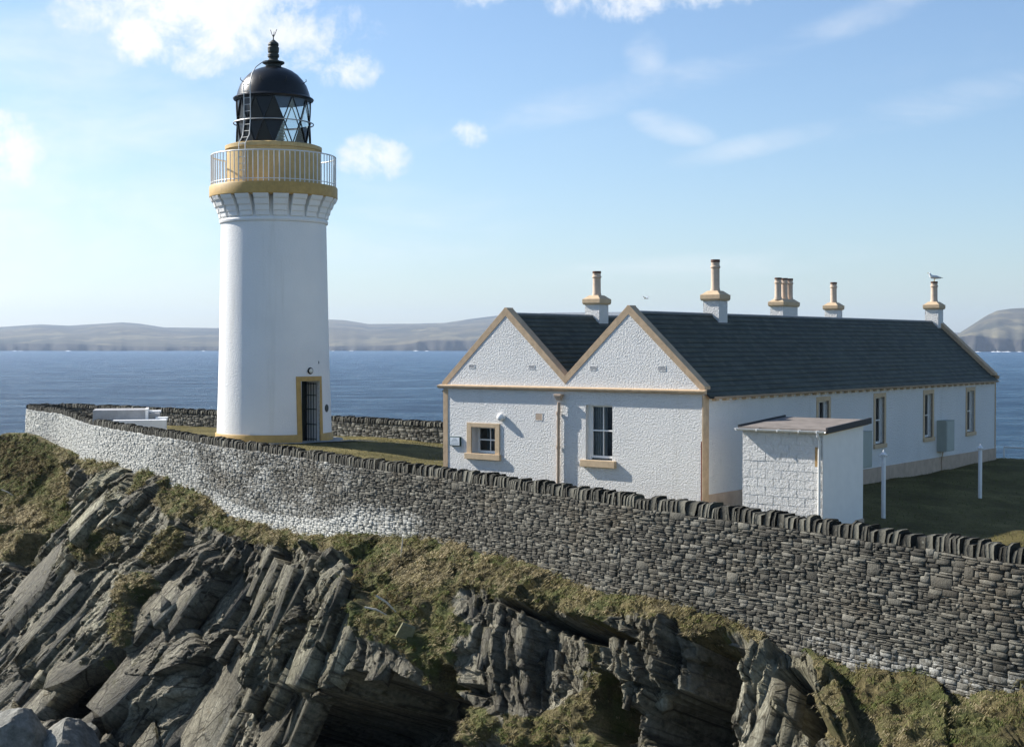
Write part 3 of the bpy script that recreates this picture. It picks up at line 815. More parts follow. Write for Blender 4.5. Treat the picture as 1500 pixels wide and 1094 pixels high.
vn = np.sin(ang) * .85 + .15; vz = np.cos(ang) * .75
# slabs lean: shift slightly along the wall too, which opens undercut faces
X2 = X + nx * D * vn; Y2 = Y + ny * D * vn; Z2 = Z + D * vz
tanx = -ny; tany = nx
sh = (f2 + f3) * .15 * (1 - turf); X2 += tanx * sh; Y2 += tany * sh
hid = sstep(sv, 0, .12); Z2 = Z2 - 0 * hid
# tuck the first rows under the wall
X2[0] -= nx * .35; Y2[0] -= ny * .35; Z2[0] = bz - .05
pale = np.clip(blob(430, 900, 60, 110, 8) * .55 + blob(505, 930, 30, 110, 8) * .5 + blob(150, 740, 70, 30, -50) * .8 + blob(130, 850, 170, 110, -50) * .35 + blob(1190, 1000, 90, 110, 0) * .45 + blob(930, 960, 60, 80, 0) * .25, 0, 1)
tone = np.clip(r2 * .5 + r3 * .35 + r1 * .35 - .1, 0, 1)
CV = np.stack([X2, Y2, Z2], -1)
# broken beds: thousands of angular slabs standing in the face, lying along the strata
def slabs(n, Lr, Wr, Tr, proud, seed, wfun, tilt=(.22, .22)):
    rng = np.random.default_rng(seed)
    area = np.gradient(sv, axis=0) * np.gradient(U, axis=1); w = area * (1 - np.clip(turf * 1.6, 0, 1)) ** 2 * (sv > .35 + .33 * Lr[1] * np.clip(by / 60, .45, 1.2)) * (tt[:, None] < 1.25) * (1 - np.clip(cave * 3, 0, 1)) * ~((PY > 1030) & (PX > 370) & (PX < 660)) * wfun
    w = w.ravel() / w.sum(); k = rng.choice(len(w), n, p=w); r_, c_ = np.unravel_index(k, sv.shape); r_ = np.clip(r_, 6, sv.shape[0] - 7); c_ = np.clip(c_, 8, NU - 9)
    base = np.stack([X, Y, Z], -1) + np.stack([nx * np.ones_like(D), ny * np.ones_like(D), np.zeros_like(D)], -1) * 0
    dU = base[r_, c_ + 6] - base[r_, c_ - 6]; dU /= np.linalg.norm(dU, axis=1)[:, None]
    dV = base[r_ + 5, c_] - base[r_ - 5, c_]; dV /= np.linalg.norm(dV, axis=1)[:, None]
    t_ = th[r_, c_] + rng.normal(0, .09, n)
    ax = dU * np.cos(t_)[:, None] - dV * np.sin(t_)[:, None]; nn_ = np.cross(dV, dU); nn_ *= np.sign((nn_ * np.stack([nx[c_], ny[c_], .3 * np.ones(n)], -1)).sum(1))[:, None]; nn_ /= np.linalg.norm(nn_, axis=1)[:, None]
    bb = np.cross(nn_, ax); bb /= np.linalg.norm(bb, axis=1)[:, None]
    bb *= np.sign((bb * dU).sum(1))[:, None]
    a1 = rng.normal(tilt[0], tilt[1], n)[:, None]; n2 = nn_ * np.cos(a1) - bb * np.sin(a1); b2 = bb * np.cos(a1) + nn_ * np.sin(a1)
    a2 = rng.normal(-.03, .07, n)[:, None]; ax2 = ax * np.cos(a2) + n2 * np.sin(a2); n3 = n2 * np.cos(a2) - ax * np.sin(a2)
    u_ = rng.random(n) ** 1.6; Lh = (Lr[0] + (Lr[1] - Lr[0]) * u_) / 2; Wh = (Wr[0] + (Wr[1] - Wr[0]) * u_ * rng.uniform(.5, 1, n)) / 2; Th = (Tr[0] + (Tr[1] - Tr[0]) * u_); ksz = np.clip(by[c_] / 60, .45, 1.2); Lh = Lh * ksz; Wh = Wh * ksz; Th = Th * ksz
    ru = np.clip(r_ - (Lh * 1.05 / np.maximum(vis[c_] / NV1, 1e-3)).astype(int), 0, None); cu_ = np.clip(c_ + (Lh * np.cos(t_) / np.maximum(np.gradient(uS)[c_], .01)).astype(int), 0, NU - 1)
    hit = (turf[ru, cu_] > .3) | (ru < 25); Lh = np.where(hit, Lh * .3, Lh); Wh = np.where(hit, Wh * .45, Wh); Th = np.where(hit, Th * .5, Th)
    C0 = CV[r_, c_] + n3 * (rng.uniform(proud[0], proud[1], n) * Th)[:, None]
    V = np.zeros((n, 12, 3)); kk = 0
    taper = rng.uniform(.55, 1.1, (n, 2))
    for e, le in enumerate((-1., rng.uniform(-.3, .4, n), 1.)):
        for (sb, sn) in ((-1, -1), (1, -1), (1, 1), (-1, 1)):
            wv = Wh * (1 if e == 1 else taper[:, e // 2]) * rng.uniform(.75, 1.1, n); tv = Th * (.5 if sn > 0 else -1.6) * (rng.uniform(.92, 1.08, n) if sn > 0 else 1) * (1 if e == 1 else rng.uniform(.7, 1.05, n) if sn > 0 else 1)
            lv = Lh * (le + rng.normal(0, .10, n) + (.75 * Wh / Lh * sb * (rng.random(n) - .5) if e != 1 else 0))
            V[:, kk] = C0 + ax2 * lv[:, None] + b2 * (wv * sb)[:, None] + n3 * tv[:, None]; kk += 1
    q = [(0, 3, 2, 1), (8, 9, 10, 11)]
    for e in (0, 4):
        for a, b in ((0, 1), (1, 2), (2, 3), (3, 0)): q.append((e + a, e + b, e + 4 + b, e + 4 + a))
    Q = (np.array(q)[None] + (np.arange(n) * 12)[:, None, None]).reshape(-1, 4)
    puv = np.stack([Pc[r_, c_], Qc[r_, c_]], -1)[:, None, :] + np.stack([((V - C0[:, None]) * b2[:, None]).sum(-1), ((V - C0[:, None]) * ax2[:, None]).sum(-1)], -1)
    tn = np.repeat(np.clip(rng.normal(.35, .28, n), 0, 1), 12); pl = np.repeat(pale[r_, c_], 12)
    return V.reshape(-1, 3), Q, tn, pl, puv.reshape(-1, 2)


calm = 1 - sstep(rough_zone, .50, .64); cavem = 1 - .6 * np.clip(cave, 0, 1)
parts_ = [slabs(620, (2.2, 6.0), (1.6, 4.4), (.34, .50), (-.75, -.25), 61, (.15 + calm), (.11, .05)),
          slabs(900, (.9, 2.6), (.5, 1.5), (.20, .36), (-.7, -.1), 62, (.12 + 1.2 * (1 - calm)) * cavem, (.18, .14)),
          slabs(3000, (.25, 1.1), (.14, .6), (.08, .20), (-.5, .2), 63, .12 + 1.3 * (1 - calm), (.2, .2)),
          slabs(6000, (.10, .45), (.06, .24), (.03, .09), (-.3, .4), 64, .15 + 1.2 * (1 - calm), (.2, .35))]
Vc = [CV.reshape(-1, 3)]; Qc_ = [grid_quads(*sv.shape)]; tn_ = [tone.ravel()]; pl_ = [pale.ravel()]; uv_ = [np.stack([Pc, Qc], -1).reshape(-1, 2)]; off = len(Vc[0]); nb0 = off
for V_, Q_, a_, b_, c_ in parts_: Vc.append(V_); Qc_.append(Q_ + off); tn_.append(a_); pl_.append(b_); uv_.append(c_); off += len(V_)
np_mesh("cliff", np.concatenate(Vc), np.concatenate(Qc_), None, M['cliff'], smooth=False, kind="structure",
        attrs={"turf": np.r_[turf.ravel(), np.zeros(off - nb0)], "pale": np.concatenate(pl_), "tone": np.concatenate(tn_)}, uv=np.concatenate(uv_))

# tufts of grass on the turf
rng = np.random.default_rng(5)
cellA = (np.gradient(sv, axis=0) * np.gradient(U, axis=1)); wgt = np.clip(turf - .35, 0, 1) * (.15 + dm * 3) * cellA * (PY < 1150) * (PX > -60) * (PX < 1560)
wgt = wgt[3:-NV2]; flat = wgt.ravel() / wgt.sum(); NT = 11500
pick = rng.choice(len(flat), NT, p=flat); rr_, cc_ = np.unravel_index(pick, wgt.shape); rr_ += 3
PT = CV[rr_, cc_]; OUT = np.stack([nx[cc_], ny[cc_]], -1); pxT = PX[rr_, cc_]; pyT = PY[rr_, cc_]
nb = 10; ln = rng.uniform(.08, .24, NT) * (1 + .8 * (rng.random(NT) > .85)) * np.interp(PT[:, 1], [27, 60, 90], [.8, 1.1, 1.5])
cols = np.array([(.40, .335, .20), (.28, .24, .12), (.20, .19, .075), (.11, .135, .035), (.15, .12, .05)])
patch = fbm(pxT * .012, pyT * .015, 3, 60); ci = np.clip(((patch - .26) * 8.5 + rng.normal(0, .8, NT)).astype(int), 0, 4)
B = []; C = []
for k in range(nb):
    a = rng.uniform(0, 2 * np.pi, NT); r = rng.uniform(0, .09, NT); b0 = PT + np.stack([np.cos(a) * r, np.sin(a) * r, np.full(NT, -.03)], -1)
    d = np.stack([OUT[:, 0] * .5 + rng.normal(0, .38, NT), OUT[:, 1] * .5 + rng.normal(0, .38, NT), rng.uniform(.3, 1.0, NT)], -1); d /= np.linalg.norm(d, axis=1)[:, None]
    l = (ln * rng.uniform(.6, 1.2, NT))[:, None]; mid = b0 + d * l * .55
    tip = mid + (d * .3 + np.stack([OUT[:, 0] * .7, OUT[:, 1] * .7, rng.uniform(-.9, -.1, NT)], -1)) * l * .5
    sw = np.stack([-d[:, 1], d[:, 0], np.zeros(NT)], -1); sw /= np.linalg.norm(sw, axis=1)[:, None] + 1e-6; wd = (PT[:, 1] * .00028)[:, None]
    B.append(np.stack([b0 - sw * wd, b0 + sw * wd, mid + sw * wd * .8, mid - sw * wd * .8, tip], 1))
    C.append(cols[ci] * rng.uniform(.7, 1.2, NT)[:, None])
B = np.concatenate(B); C = np.concatenate(C); nB = len(B); base = (np.arange(nB) * 5)[:, None]
np_mesh("tussock_grass", B.reshape(-1, 3), np.array([[0, 1, 2, 3]]) + base, np.array([[3, 2, 4]]) + base, M['blades'], attrs={"tone": np.repeat(C, 5, 0)}, kind="stuff",
        label="dry straw and olive tussock grass hanging over the cliff ledges", cat="grass")
# short blades on the lawn
rng = np.random.default_rng(8); sub = (d1 > .3) & (d2 > .2); yy, xx = np.where(sub & (gx_ > -14) & (gx_ < 32)); k = rng.integers(0, len(yy), 45000)
P0 = np.stack([gx_[yy[k], xx[k]] + rng.uniform(-.15, .15, len(k)), gy_[yy[k], xx[k]] + rng.uniform(-.15, .15, len(k)), zg[yy[k], xx[k]] - .01], -1)
a = rng.uniform(0, 2 * np.pi, len(k)); hgt = rng.uniform(.03, .09, len(k)); wd = .012
V = np.stack([P0 + np.stack([np.cos(a) * wd, np.sin(a) * wd, 0 * a], -1), P0 - np.stack([np.cos(a) * wd, np.sin(a) * wd, 0 * a], -1), P0 + np.stack([rng.normal(0, .03, len(k)), rng.normal(0, .03, len(k)), hgt], -1)], 1)
lc = np.array([(.13, .13, .035), (.19, .175, .06), (.09, .10, .028)])[rng.integers(0, 3, len(k))]
np_mesh("lawn_grass", V.reshape(-1, 3), None, (np.arange(len(k)) * 3)[:, None] + np.array([[0, 1, 2]]), M['blades'], attrs={"tone": np.repeat(lc, 3, 0)}, kind="stuff",
        label="short green and straw grass of the walled yard", cat="grass")


def surf_at(px, py):
    """point of the finished cliff nearest to a photo position"""
    ppx, ppy = project(CV[:NV1]); d = (ppx - px) ** 2 + (ppy - py) ** 2; cand = d < max(d.min() * 2, 30)
    dd = np.where(cand, CV[:NV1, :, 1], 1e9); i = np.unravel_index(np.argmin(dd), dd.shape); return Vector(CV[:NV1][i])


# ------------------------------------------------------------------ loose rocks, slab and driftwood
def rock_mesh(seed, sx, sy, sz, cuts=9):
    import bmesh
    b = bmesh.new(); bmesh.ops.create_icosphere(b, subdivisions=4, radius=1); r = random.Random(seed)
    pl = [(Vector((r.uniform(-1, 1), r.uniform(-1, 1), r.uniform(-.6, 1))).normalized(), r.uniform(.55, .85)) for _ in range(cuts)]
    for v in b.verts:
        for n_, d_ in pl:
            k = v.co.dot(n_) - d_
            if k > 0: v.co -= n_ * k
        v.co += v.co.normalized() * .03 * math.sin(v.co.x * 9 + seed) * math.cos(v.co.y * 11)
        v.co = Vector((v.co.x * sx, v.co.y * sy, v.co.z * sz))
    me = bpy.data.meshes.new("rock"); b.to_mesh(me); b.free(); me.materials.append(M['boulder']); return me


for i, (px, py, sx, sz, lab) in enumerate([(12, 1080, 1.5, 1.35, "large pale grey boulder at the foot of the cliff, leftmost of three"), (100, 1090, 1.25, .95, "rounded light grey boulder lying beside the dark cleft"), (132, 1072, .5, .4, "small grey boulder tucked behind the rounded one")]):
    y = 54 if i < 2 else 56; p = at_depth(px, py, y - 1.5)
    o = bpy.data.objects.new("boulder", rock_mesh(20 + i, sx, sx * .9, sz)); o.location = p; o.rotation_euler = (0, .1, i * 1.3); link(o, None, lab, "boulder", "boulders at the foot of the cliff")
p = surf_at(592, 925); s_ = MB().add([(-.26, -.06, -.16), (.2, -.05, -.24), (.27, .02, .12), (-.1, .02, .25), (-.26, .05, -.16), (.2, .06, -.24), (.27, .12, .12), (-.1, .12, .25)], [(0, 1, 2, 3), (7, 6, 5, 4), (0, 4, 5, 1), (1, 5, 6, 2), (2, 6, 7, 3), (3, 7, 4, 0)])
o = s_.build("stone_slab", simple("mossy_slab", (.20, .19, .11), .85, .2, .2, 9, .01), None, bevel=.015, label="flat mossy stone slab lying at the edge of the grass slope", cat="stone"); o.location = p + Vector((0, -.12, .08)); o.rotation_euler = (.5, .1, .1)
for i, (a, b, r, lab) in enumerate([((551, 872), (580, 896), .03, "bleached bent stick lying on the grassy slope, right one of two"), ((534, 889), (566, 900), .028, "short bleached stick lying on the grassy slope, left one of two"),
                                    ((590, 785), (587, 815), .02, "thin upright stick leaning at the foot of the dark wall"), ((2, 717), (20, 726), .035, "pale stick on the grassy mound at the far left of the cliff")]):
    A = surf_at(*a); B_ = surf_at(*b); y = min(A.y, B_.y) - .1; A = at_depth(*a, y); B_ = at_depth(*b, y)
    mid = (A + B_) / 2 + Vector((.02, -.05, .05)); MB().tube([A, (A * 2 + mid) / 3, mid, (B_ * 1.2 + mid) / 2.2, B_], [r, r * .9, r, r * .8, r * .5], 7).build("driftwood_stick", M['wood_bleached'], None, smooth=True, label=lab, cat="stick", group="sticks on the cliff slope")

# ------------------------------------------------------------------ lighthouse
DIRC = math.atan2(-TOW.y, -TOW.x)                 # azimuth from tower towards camera
lh = empty("lighthouse", (TOW.x, TOW.y, TG), 0, "tall white round lighthouse tower with ochre gallery and black domed lantern", "lighthouse")
z_ = lambda zr: zr + H - TG                      # camera-relative height -> local
zt = z_(5.38)
DA = DIRC + R_(38.5); DW = .50; DH = 2.62         # door azimuth, half width, head height
RB, RT = 2.50, 2.27


def rad(z): return RB + (RT - RB) * min(1, max(0, z / zt)) ** .75


def tower_wall():
    mb = MB(); da = math.asin(DW / RB); nseg = 110
    angs = [DA + da + (2 * math.pi - 2 * da) * i / nseg for i in range(nseg + 1)] + [DA - da + 2 * da * k / 6 + 2 * math.pi for k in range(1, 6)]
    zs = [0, DH] + [DH + (zt - DH) * k / 30 for k in range(1, 31)]; n = len(angs); vs = [(rad(z) * math.cos(a), rad(z) * math.sin(a), z) for z in zs for a in angs]; fs = []
    for j in range(len(zs) - 1):
        for i in range(n):
            if j == 0 and i >= nseg: continue
            fs.append((j * n + i, j * n + (i + 1) % n, (j + 1) * n + (i + 1) % n, (j + 1) * n + i))
    mb.add(vs, fs)
    # door reveal: passage into the wall
    dx, dy = math.cos(DA), math.sin(DA); tx, ty = -dy, dx; r0, r1 = RB * math.cos(da) - .0, RB - .95
    P = lambda r, s_, z: (dx * r + tx * s_, dy * r + ty * s_, z)
    mb.add([P(r0, -DW, 0), P(r1, -DW, 0), P(r1, -DW, DH), P(r0, -DW, DH)], [(0, 1, 2, 3)])
    mb.add([P(r0, DW, 0), P(r1, DW, 0), P(r1, DW, DH), P(r0, DW, DH)], [(3, 2, 1, 0)])
    mb.add([P(RB, -DW, DH), P(r1, -DW, DH), P(r1, DW, DH), P(RB, DW, DH)], [(0, 1, 2, 3)])
    mb.add([P(RB, -DW, .02), P(r1, -DW, .02), P(r1, DW, .02), P(RB, DW, .02)], [(3, 2, 1, 0)])
    return mb


tw = tower_wall()
me = bpy.data.meshes.new("tower_shaft"); me.from_pydata(tw.v, [], tw.f); me.update(); me.materials.append(M['tower'])
me.polygons.foreach_set("use_smooth", [True] * len(me.polygons)); me.set_sharp_from_angle(angle=R_(40))
o = bpy.data.objects.new("tower_shaft", me); link(o, lh)
dx, dy = math.cos(DA), math.sin(DA); tx, ty = -dy, dx


def door_local(name, mb, mat, parent=lh, **kw):
    """mb in frame x = along wall, y = outward from tower axis, z up"""
    mb.v = [(dx * y + tx * x, dy * y + ty * x, z) for x, y, z in mb.v]; return mb.build(name, mat, parent, **kw)


# ochre base course, broken at the door
da2 = math.asin((DW + .02) / 2.56)
MB().lathe([(2.50, -.1), (2.555, -.1), (2.555, .33), (2.535, .36), (2.49, .36)], 96, a0=DA + da2, a1=DA - da2 + 2 * math.pi).build("base_course", M['ochre'], lh, smooth=True)


def curved_strip(mb, x0, x1, z0, z1, r0f, r1f, n=4):
    """strip following the tower's curve between lateral offsets x0..x1"""
    for i in range(n):
        a, b = x0 + (x1 - x0) * i / n, x0 + (x1 - x0) * (i + 1) / n; vs = []
        for z in (z0, z1):
            for xx, rf in ((a, r0f), (b, r0f), (b, r1f), (a, r1f)):
                r = rad(z) + rf; vs.append((xx, math.sqrt(r * r - xx * xx), z))
        mb.add(vs, [(0, 1, 2, 3), (7, 6, 5, 4), (3, 2, 6, 7), (1, 0, 4, 5)] + ([(0, 3, 7, 4)] if i == 0 else []) + ([(2, 1, 5, 6)] if i == n - 1 else []))
    return mb


sr = MB(); curved_strip(sr, -DW - .19, -DW, 0, DH, -.04, .05); curved_strip(sr, DW, DW + .19, 0, DH, -.04, .05); curved_strip(sr, -DW - .19, DW + .19, DH, DH + .2, -.04, .05, 6)
door_local("door_surround", sr, M['ochre'])
dr = MB().box(-DW, DW, 1.55, 1.60, 0, DH); [dr.box(-DW + .06 + k * .3, -DW + .3 + k * .3, 1.60, 1.625, .1 + j * 1.25, 1.2 + j * 1.25) for k in range(3) for j in range(2)]
dd_ = door_local("door", dr, M['dark_wood'])
hn = MB().tube([(-.3, 1.66, 1.1), (-.3, 1.7, 1.1), (-.2, 1.7, 1.1)], .015, 6); door_local("door_handle", hn, M['grey_metal'], dd_)
gt = MB()
# open iron gate folded against the right reveal
gx0 = DW - .12
for y in np.linspace(1.66, 2.36, 5): gt.box(gx0 - .012, gx0 + .012, y - .012, y + .012, .04, DH - .08)
for z in (.12, .75, 1.4, 2.0, DH - .12): gt.box(gx0 - .015, gx0 + .015, 1.64, 2.38, z - .02, z + .02)
door_local("iron_gate", gt, M['black'])
# bulkhead lamp over the door, oval plaque beside it
lb = MB(); lb.lathe([(.001, 0), (.13, 0), (.15, .04), (.13, .08), (.11, .09)], 20); lb.v = [(x, rad(3.1) + z - .01, 3.06 + y) for x, y, z in lb.v]; LMP = door_local("lamp", lb, M['black'], smooth=True)
lb = MB(); lb.lathe([(.001, .115), (.05, .11), (.10, .09), (.11, .07)], 20); lb.v = [(x, rad(3.1) + z - .01, 3.06 + y) for x, y, z in lb.v]; door_local("lamp_lens", lb, M['lamp_glass'], LMP, smooth=True)
pq = MB(); pq.lathe([(.001, 0), (1, 0), (1, .03), (.9, .04), (.001, .04)], 20)
an = DA + R_(27)
pq.v = [(math.cos(an) * (rad(1.5) + z - .01) - math.sin(an) * x * .19, math.sin(an) * (rad(1.5) + z - .01) + math.cos(an) * x * .19, 1.42 + y * .17) for x, y, z in pq.v]; pq.build("plaque", M['black_rough'], lh)
MB().tube([(math.cos(DA + R_(13)) * (rad(3.5) + .02), math.sin(DA + R_(13)) * (rad(3.5) + .02), 3.35), (math.cos(DA + R_(13)) * (rad(3.5) + .02), math.sin(DA + R_(13)) * (rad(3.5) + .02), 3.47)], .015, 6).build("cable_hook", M['black'], lh)
# string course and corbels
MB().lathe([(RT - .02, zt - .16), (RT + .07, zt - .12), (RT + .09, zt - .04), (RT + .06, zt + .02), (RT + .0, zt + .06), (RT - .02, zt + .3), (RT - .02, z_(6.34))], 96).build("string_course", M['tower'], lh, smooth=True)
c_ = MB(); NC = 20; zb_ = zt + .06; ztop_ = z_(6.36)
prof = [(RT - .05, zb_), (RT + .08, zb_ + .03), (RT + .10, zb_ + .20), (RT + .15, zb_ + .25), (RT + .19, zb_ + .45), (RT + .26, zb_ + .50), (RT + .33, zb_ + .70), (RT + .40, zb_ + .76), (RT + .48, ztop_), (RT - .05, ztop_)]
for k in range(NC):
    a = DIRC + 2 * math.pi * (k + .35) / NC; ca, sa = math.cos(a), math.sin(a); n = len(prof); vs = []
    for sgn in (-1, 1):
        for r, z in prof: w = .285 + .05 * (r - RT) / .48; vs.append((r * ca - sgn * w * sa, r * sa + sgn * w * ca, z))
    c_.add(vs, [tuple(range(n)), tuple(range(2 * n - 1, n - 1, -1))] + [((i + 1) % n, i, n + i, n + (i + 1) % n) for i in range(n)])
c_.build("corbels", M['tower'], lh, bevel=.02)
RG = 2.77; zg0, zg1 = z_(6.33), z_(6.86)
MB().lathe([(2.2, zg0), (RG - .06, zg0), (RG, zg0 + .05), (RG, zg1 - .04), (RG - .03, zg1), (1.9, zg1)], 96).build("gallery_band", M['ochre'], lh, smooth=True)
RM = 2.03; zm = z_(8.42)
MB().lathe([(RM, zg1 - .01), (RM, zm), (RM + .06, zm + .02), (RM + .06, zm + .18), (RM - .05, zm + .22), (1.5, zm + .22)], 96).build("parapet", M['ochre_pale'], lh, smooth=True)
# gallery railing
rl = MB(); RR = 2.69; NB = 76; zr1 = z_(8.17)
for k in range(NB):
    a = 2 * math.pi * k / NB; r = .021 if k % 4 else .026
    rl.tube([(RR * math.cos(a), RR * math.sin(a), zg1 - .02), (RR * math.cos(a), RR * math.sin(a), zr1)], r, 5)
for z, r in ((zr1, .03), (zg1 + .12, .02)):
    rl.tube([(RR * math.cos(2 * math.pi * k / 72), RR * math.sin(2 * math.pi * k / 72), z) for k in range(72)], r, 6, closed=True)
rl.build("gallery_railing", M['white_metal'], lh, smooth=True)
# lantern
zl0, zl1 = zm + .2, z_(10.66); RL = 1.60
lan = MB().lathe([(RL + .04, zl0 - .05), (RL + .04, zl0 + .05), (RL - .03, zl0 + .05)], 64); lan.lathe([(RL - .03, zl1 - .06), (RL + .03, zl1 - .06), (RL + .03, zl1 + .02)], 64)
NL = 12
for k in range(NL):
    for dk in (1, -1):
        for (j0, j1) in ((0, 1),):
            a0_ = DIRC + 2 * math.pi * k / NL; a1_ = a0_ + dk * 2 * math.pi / NL; pts = []
            for t in np.linspace(0, 1, 7): a = a0_ + (a1_ - a0_) * t; pts.append((RL * math.cos(a), RL * math.sin(a), zl0 + (zl1 - zl0) * t))
            lan.tube(pts, .028, 6)
lan.tube([(RL * math.cos(2 * math.pi * k / 60), RL * math.sin(2 * math.pi * k / 60), (zl0 + zl1) / 2) for k in range(60)], .02, 6, closed=True)
LAN = lan.build("lantern_frame", M['black'], lh, smooth=True)
# diamond glazing: blanked panes on the landward side, glass on the seaward side
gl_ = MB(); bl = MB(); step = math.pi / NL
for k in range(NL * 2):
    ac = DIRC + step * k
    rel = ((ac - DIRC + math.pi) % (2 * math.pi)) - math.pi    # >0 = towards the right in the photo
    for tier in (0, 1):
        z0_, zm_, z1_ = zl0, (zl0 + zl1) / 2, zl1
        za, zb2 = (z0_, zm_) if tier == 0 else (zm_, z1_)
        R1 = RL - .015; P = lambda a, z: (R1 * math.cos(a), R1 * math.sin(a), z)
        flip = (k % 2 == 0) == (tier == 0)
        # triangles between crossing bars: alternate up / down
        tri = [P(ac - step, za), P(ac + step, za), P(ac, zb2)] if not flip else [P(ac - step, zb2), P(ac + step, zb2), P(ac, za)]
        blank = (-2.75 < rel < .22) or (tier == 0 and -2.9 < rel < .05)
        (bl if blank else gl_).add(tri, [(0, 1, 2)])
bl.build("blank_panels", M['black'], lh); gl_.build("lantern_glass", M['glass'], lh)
lens = MB().lathe([(.28, zl0 + .1), (.38, zl0 + .3), (.42, zl0 + .55), (.46, zl0 + .8), (.46, zl0 + 1.0), (.40, zl0 + 1.25), (.28, zl0 + 1.5)], 28); [lens.lathe([(.44, zl0 + .3 + k * .12), (.49, zl0 + .34 + k * .12), (.44, zl0 + .38 + k * .12)], 28, cap=False) for k in range(8)]
lens.build("lens", M['lens'], lh, smooth=True)
MB().lathe([(.55, zl0 - .3), (.55, zl0 + .1), (.3, zl0 + .12), (.12, zl0 + .12)], 24).build("lens_pedestal", M['grey_metal'], lh, smooth=True)
MB().lathe([(.001, zl0 + .02), (RL - .1, zl0 + .02)], 48, cap=False).build("lantern_floor", M['grey_metal'], lh)
DZ = z_(10.66)
dome = MB().lathe([(RL - .05, DZ - .05), (1.72, DZ - .02), (1.75, DZ + .03), (1.72, DZ + .07), (1.60, DZ + .13), (1.54, DZ + .35), (1.44, DZ + .62), (1.28, DZ + .86), (1.08, DZ + 1.08), (.84, DZ + 1.25), (.6, DZ + 1.36), (.42, DZ + 1.41), (.36, DZ + 1.44)], 64)
DOME = dome.build("dome", M['black'], lh, smooth=True, angle=30)
vz_ = DZ + 1.43
MB().lathe([(.34, vz_ - .02), (.34, vz_ + .1), (.48, vz_ + .17), (.48, vz_ + .23), (.30, vz_ + .27), (.2, vz_ + .33), (.20, vz_ + .4), (.25, vz_ + .45), (.25, vz_ + .55), (.20, vz_ + .60), (.24, vz_ + .66), (.25, vz_ + .85), (.20, vz_ + .92), (.24, vz_ + .96), (.22, vz_ + 1.05), (.10, vz_ + 1.15), (.04, vz_ + 1.2)], 24).build("ventilator", M['black_rough'], DOME, smooth=True, angle=30)
vn_ = MB().tube([(0, 0, vz_ + 1.15), (0, 0, vz_ + 1.42)], .025, 6)
for s1_, l_ in ((-1, .22), (1, .24), (.3, .14)): vn_.tube([(0, 0, vz_ + 1.3), (s1_ * .06, .02, vz_ + 1.42), (s1_ * l_ * .6, .05, vz_ + 1.42 + l_)], .014, 5)
vn_.build("weather_vane", M['black_rough'], DOME, smooth=True)
for sg in (-1, 1):
    for aa in (R_(-60), R_(60), R_(20)):
        a = DIRC + aa * sg; MB().tube([(1.42 * math.cos(a), 1.42 * math.sin(a), DZ + .6), (1.62 * math.cos(a), 1.62 * math.sin(a), DZ + .72), (1.60 * math.cos(a), 1.60 * math.sin(a), DZ + .80)], .018, 5).build("dome_hook", M['black_rough'], DOME)
hr = MB().tube([(1.73 * math.cos(2 * math.pi * k / 72), 1.73 * math.sin(2 * math.pi * k / 72), z_(9.62)) for k in range(72)], .026, 6, closed=True)
for k in range(12):
    a = DIRC + 2 * math.pi * (k + .5) / 12; hr.tube([(RL * math.cos(a), RL * math.sin(a), z_(9.62)), (1.73 * math.cos(a), 1.73 * math.sin(a), z_(9.62))], .015, 5)
hr.build("handrail_ring", M['grey_metal'], LAN, smooth=True)
# ladder up to the dome
la = DIRC - R_(37); ca, sa = math.cos(la), math.sin(la); LD = MB(); path = [(2.22, zg1), (2.20, zm + .1), (1.92, zm + .5), (1.84, z_(9.62)), (1.84, z_(10.3)), (1.86, DZ + .45)]
for sg in (-1, 1):
    LD.tube([(r * ca - sg * .17 * sa, r * sa + sg * .17 * ca, z) for r, z in path], .022, 6)
    if sg == 1:
        LD.tube([(r * ca - sg * .17 * sa * q_, r * sa + sg * .17 * ca * q_, z) for r, z, q_ in [(1.86, DZ + .45, 1), (1.74, DZ + .85, 1), (1.45, DZ + 1.2, 1), (1.0, DZ + 1.46, .8), (.5, DZ + 1.62, .5)]], .022, 6)
for k in range(15):
    t = k / 14; z = path[0][1] + .25 + (path[-1][1] - path[0][1] - .3) * t; r = float(np.interp(z, [p_[1] for p_ in path], [p_[0] for p_ in path]))
    LD.tube([(r * ca + .17 * sa, r * sa - .17 * ca, z), (r * ca - .17 * sa, r * sa + .17 * ca, z)], .016, 5)
LD.build("ladder", M['grey_metal'], lh, smooth=True)

# ------------------------------------------------------------------ cottage
RZ = math.atan2(-.607, .795)
ct = empty("cottage", LB, RZ, "long white double-gabled keepers' house with dark slate roofs and buff stone trim", "house")
WX, WY = 9.26, 23.3; X1, X2r = 2.44, 6.84; ZR = 5.58; SL = .92
EX = Vector((.795, -.607)).normalized(); EY = Vector((.607, .795)).normalized()


def gable_xz(px, py):
    d = ray(px, py); n = Vector((-EY.x, -EY.y)); k = (LB.x * EY.x + LB.y * EY.y) / (d.x * EY.x + d.y * EY.y); p = d * k
    return (p.x - LB.x) * EX.x + (p.y - LB.y) * EX.y, p.z + H - G


def side_yz(px, py, off=0.0):
    """point on the long right wall (local x = WX + off)"""
    O = Vector((LB.x, LB.y)) + EX * (WX + off); d = ray(px, py); k = (O.x * EX.x + O.y * EX.y) / (d.x * EX.x + d.y * EX.y); p = d * k
    return (p.x - O.x) * EY.x + (p.y - O.y) * EY.y, p.z + H - G


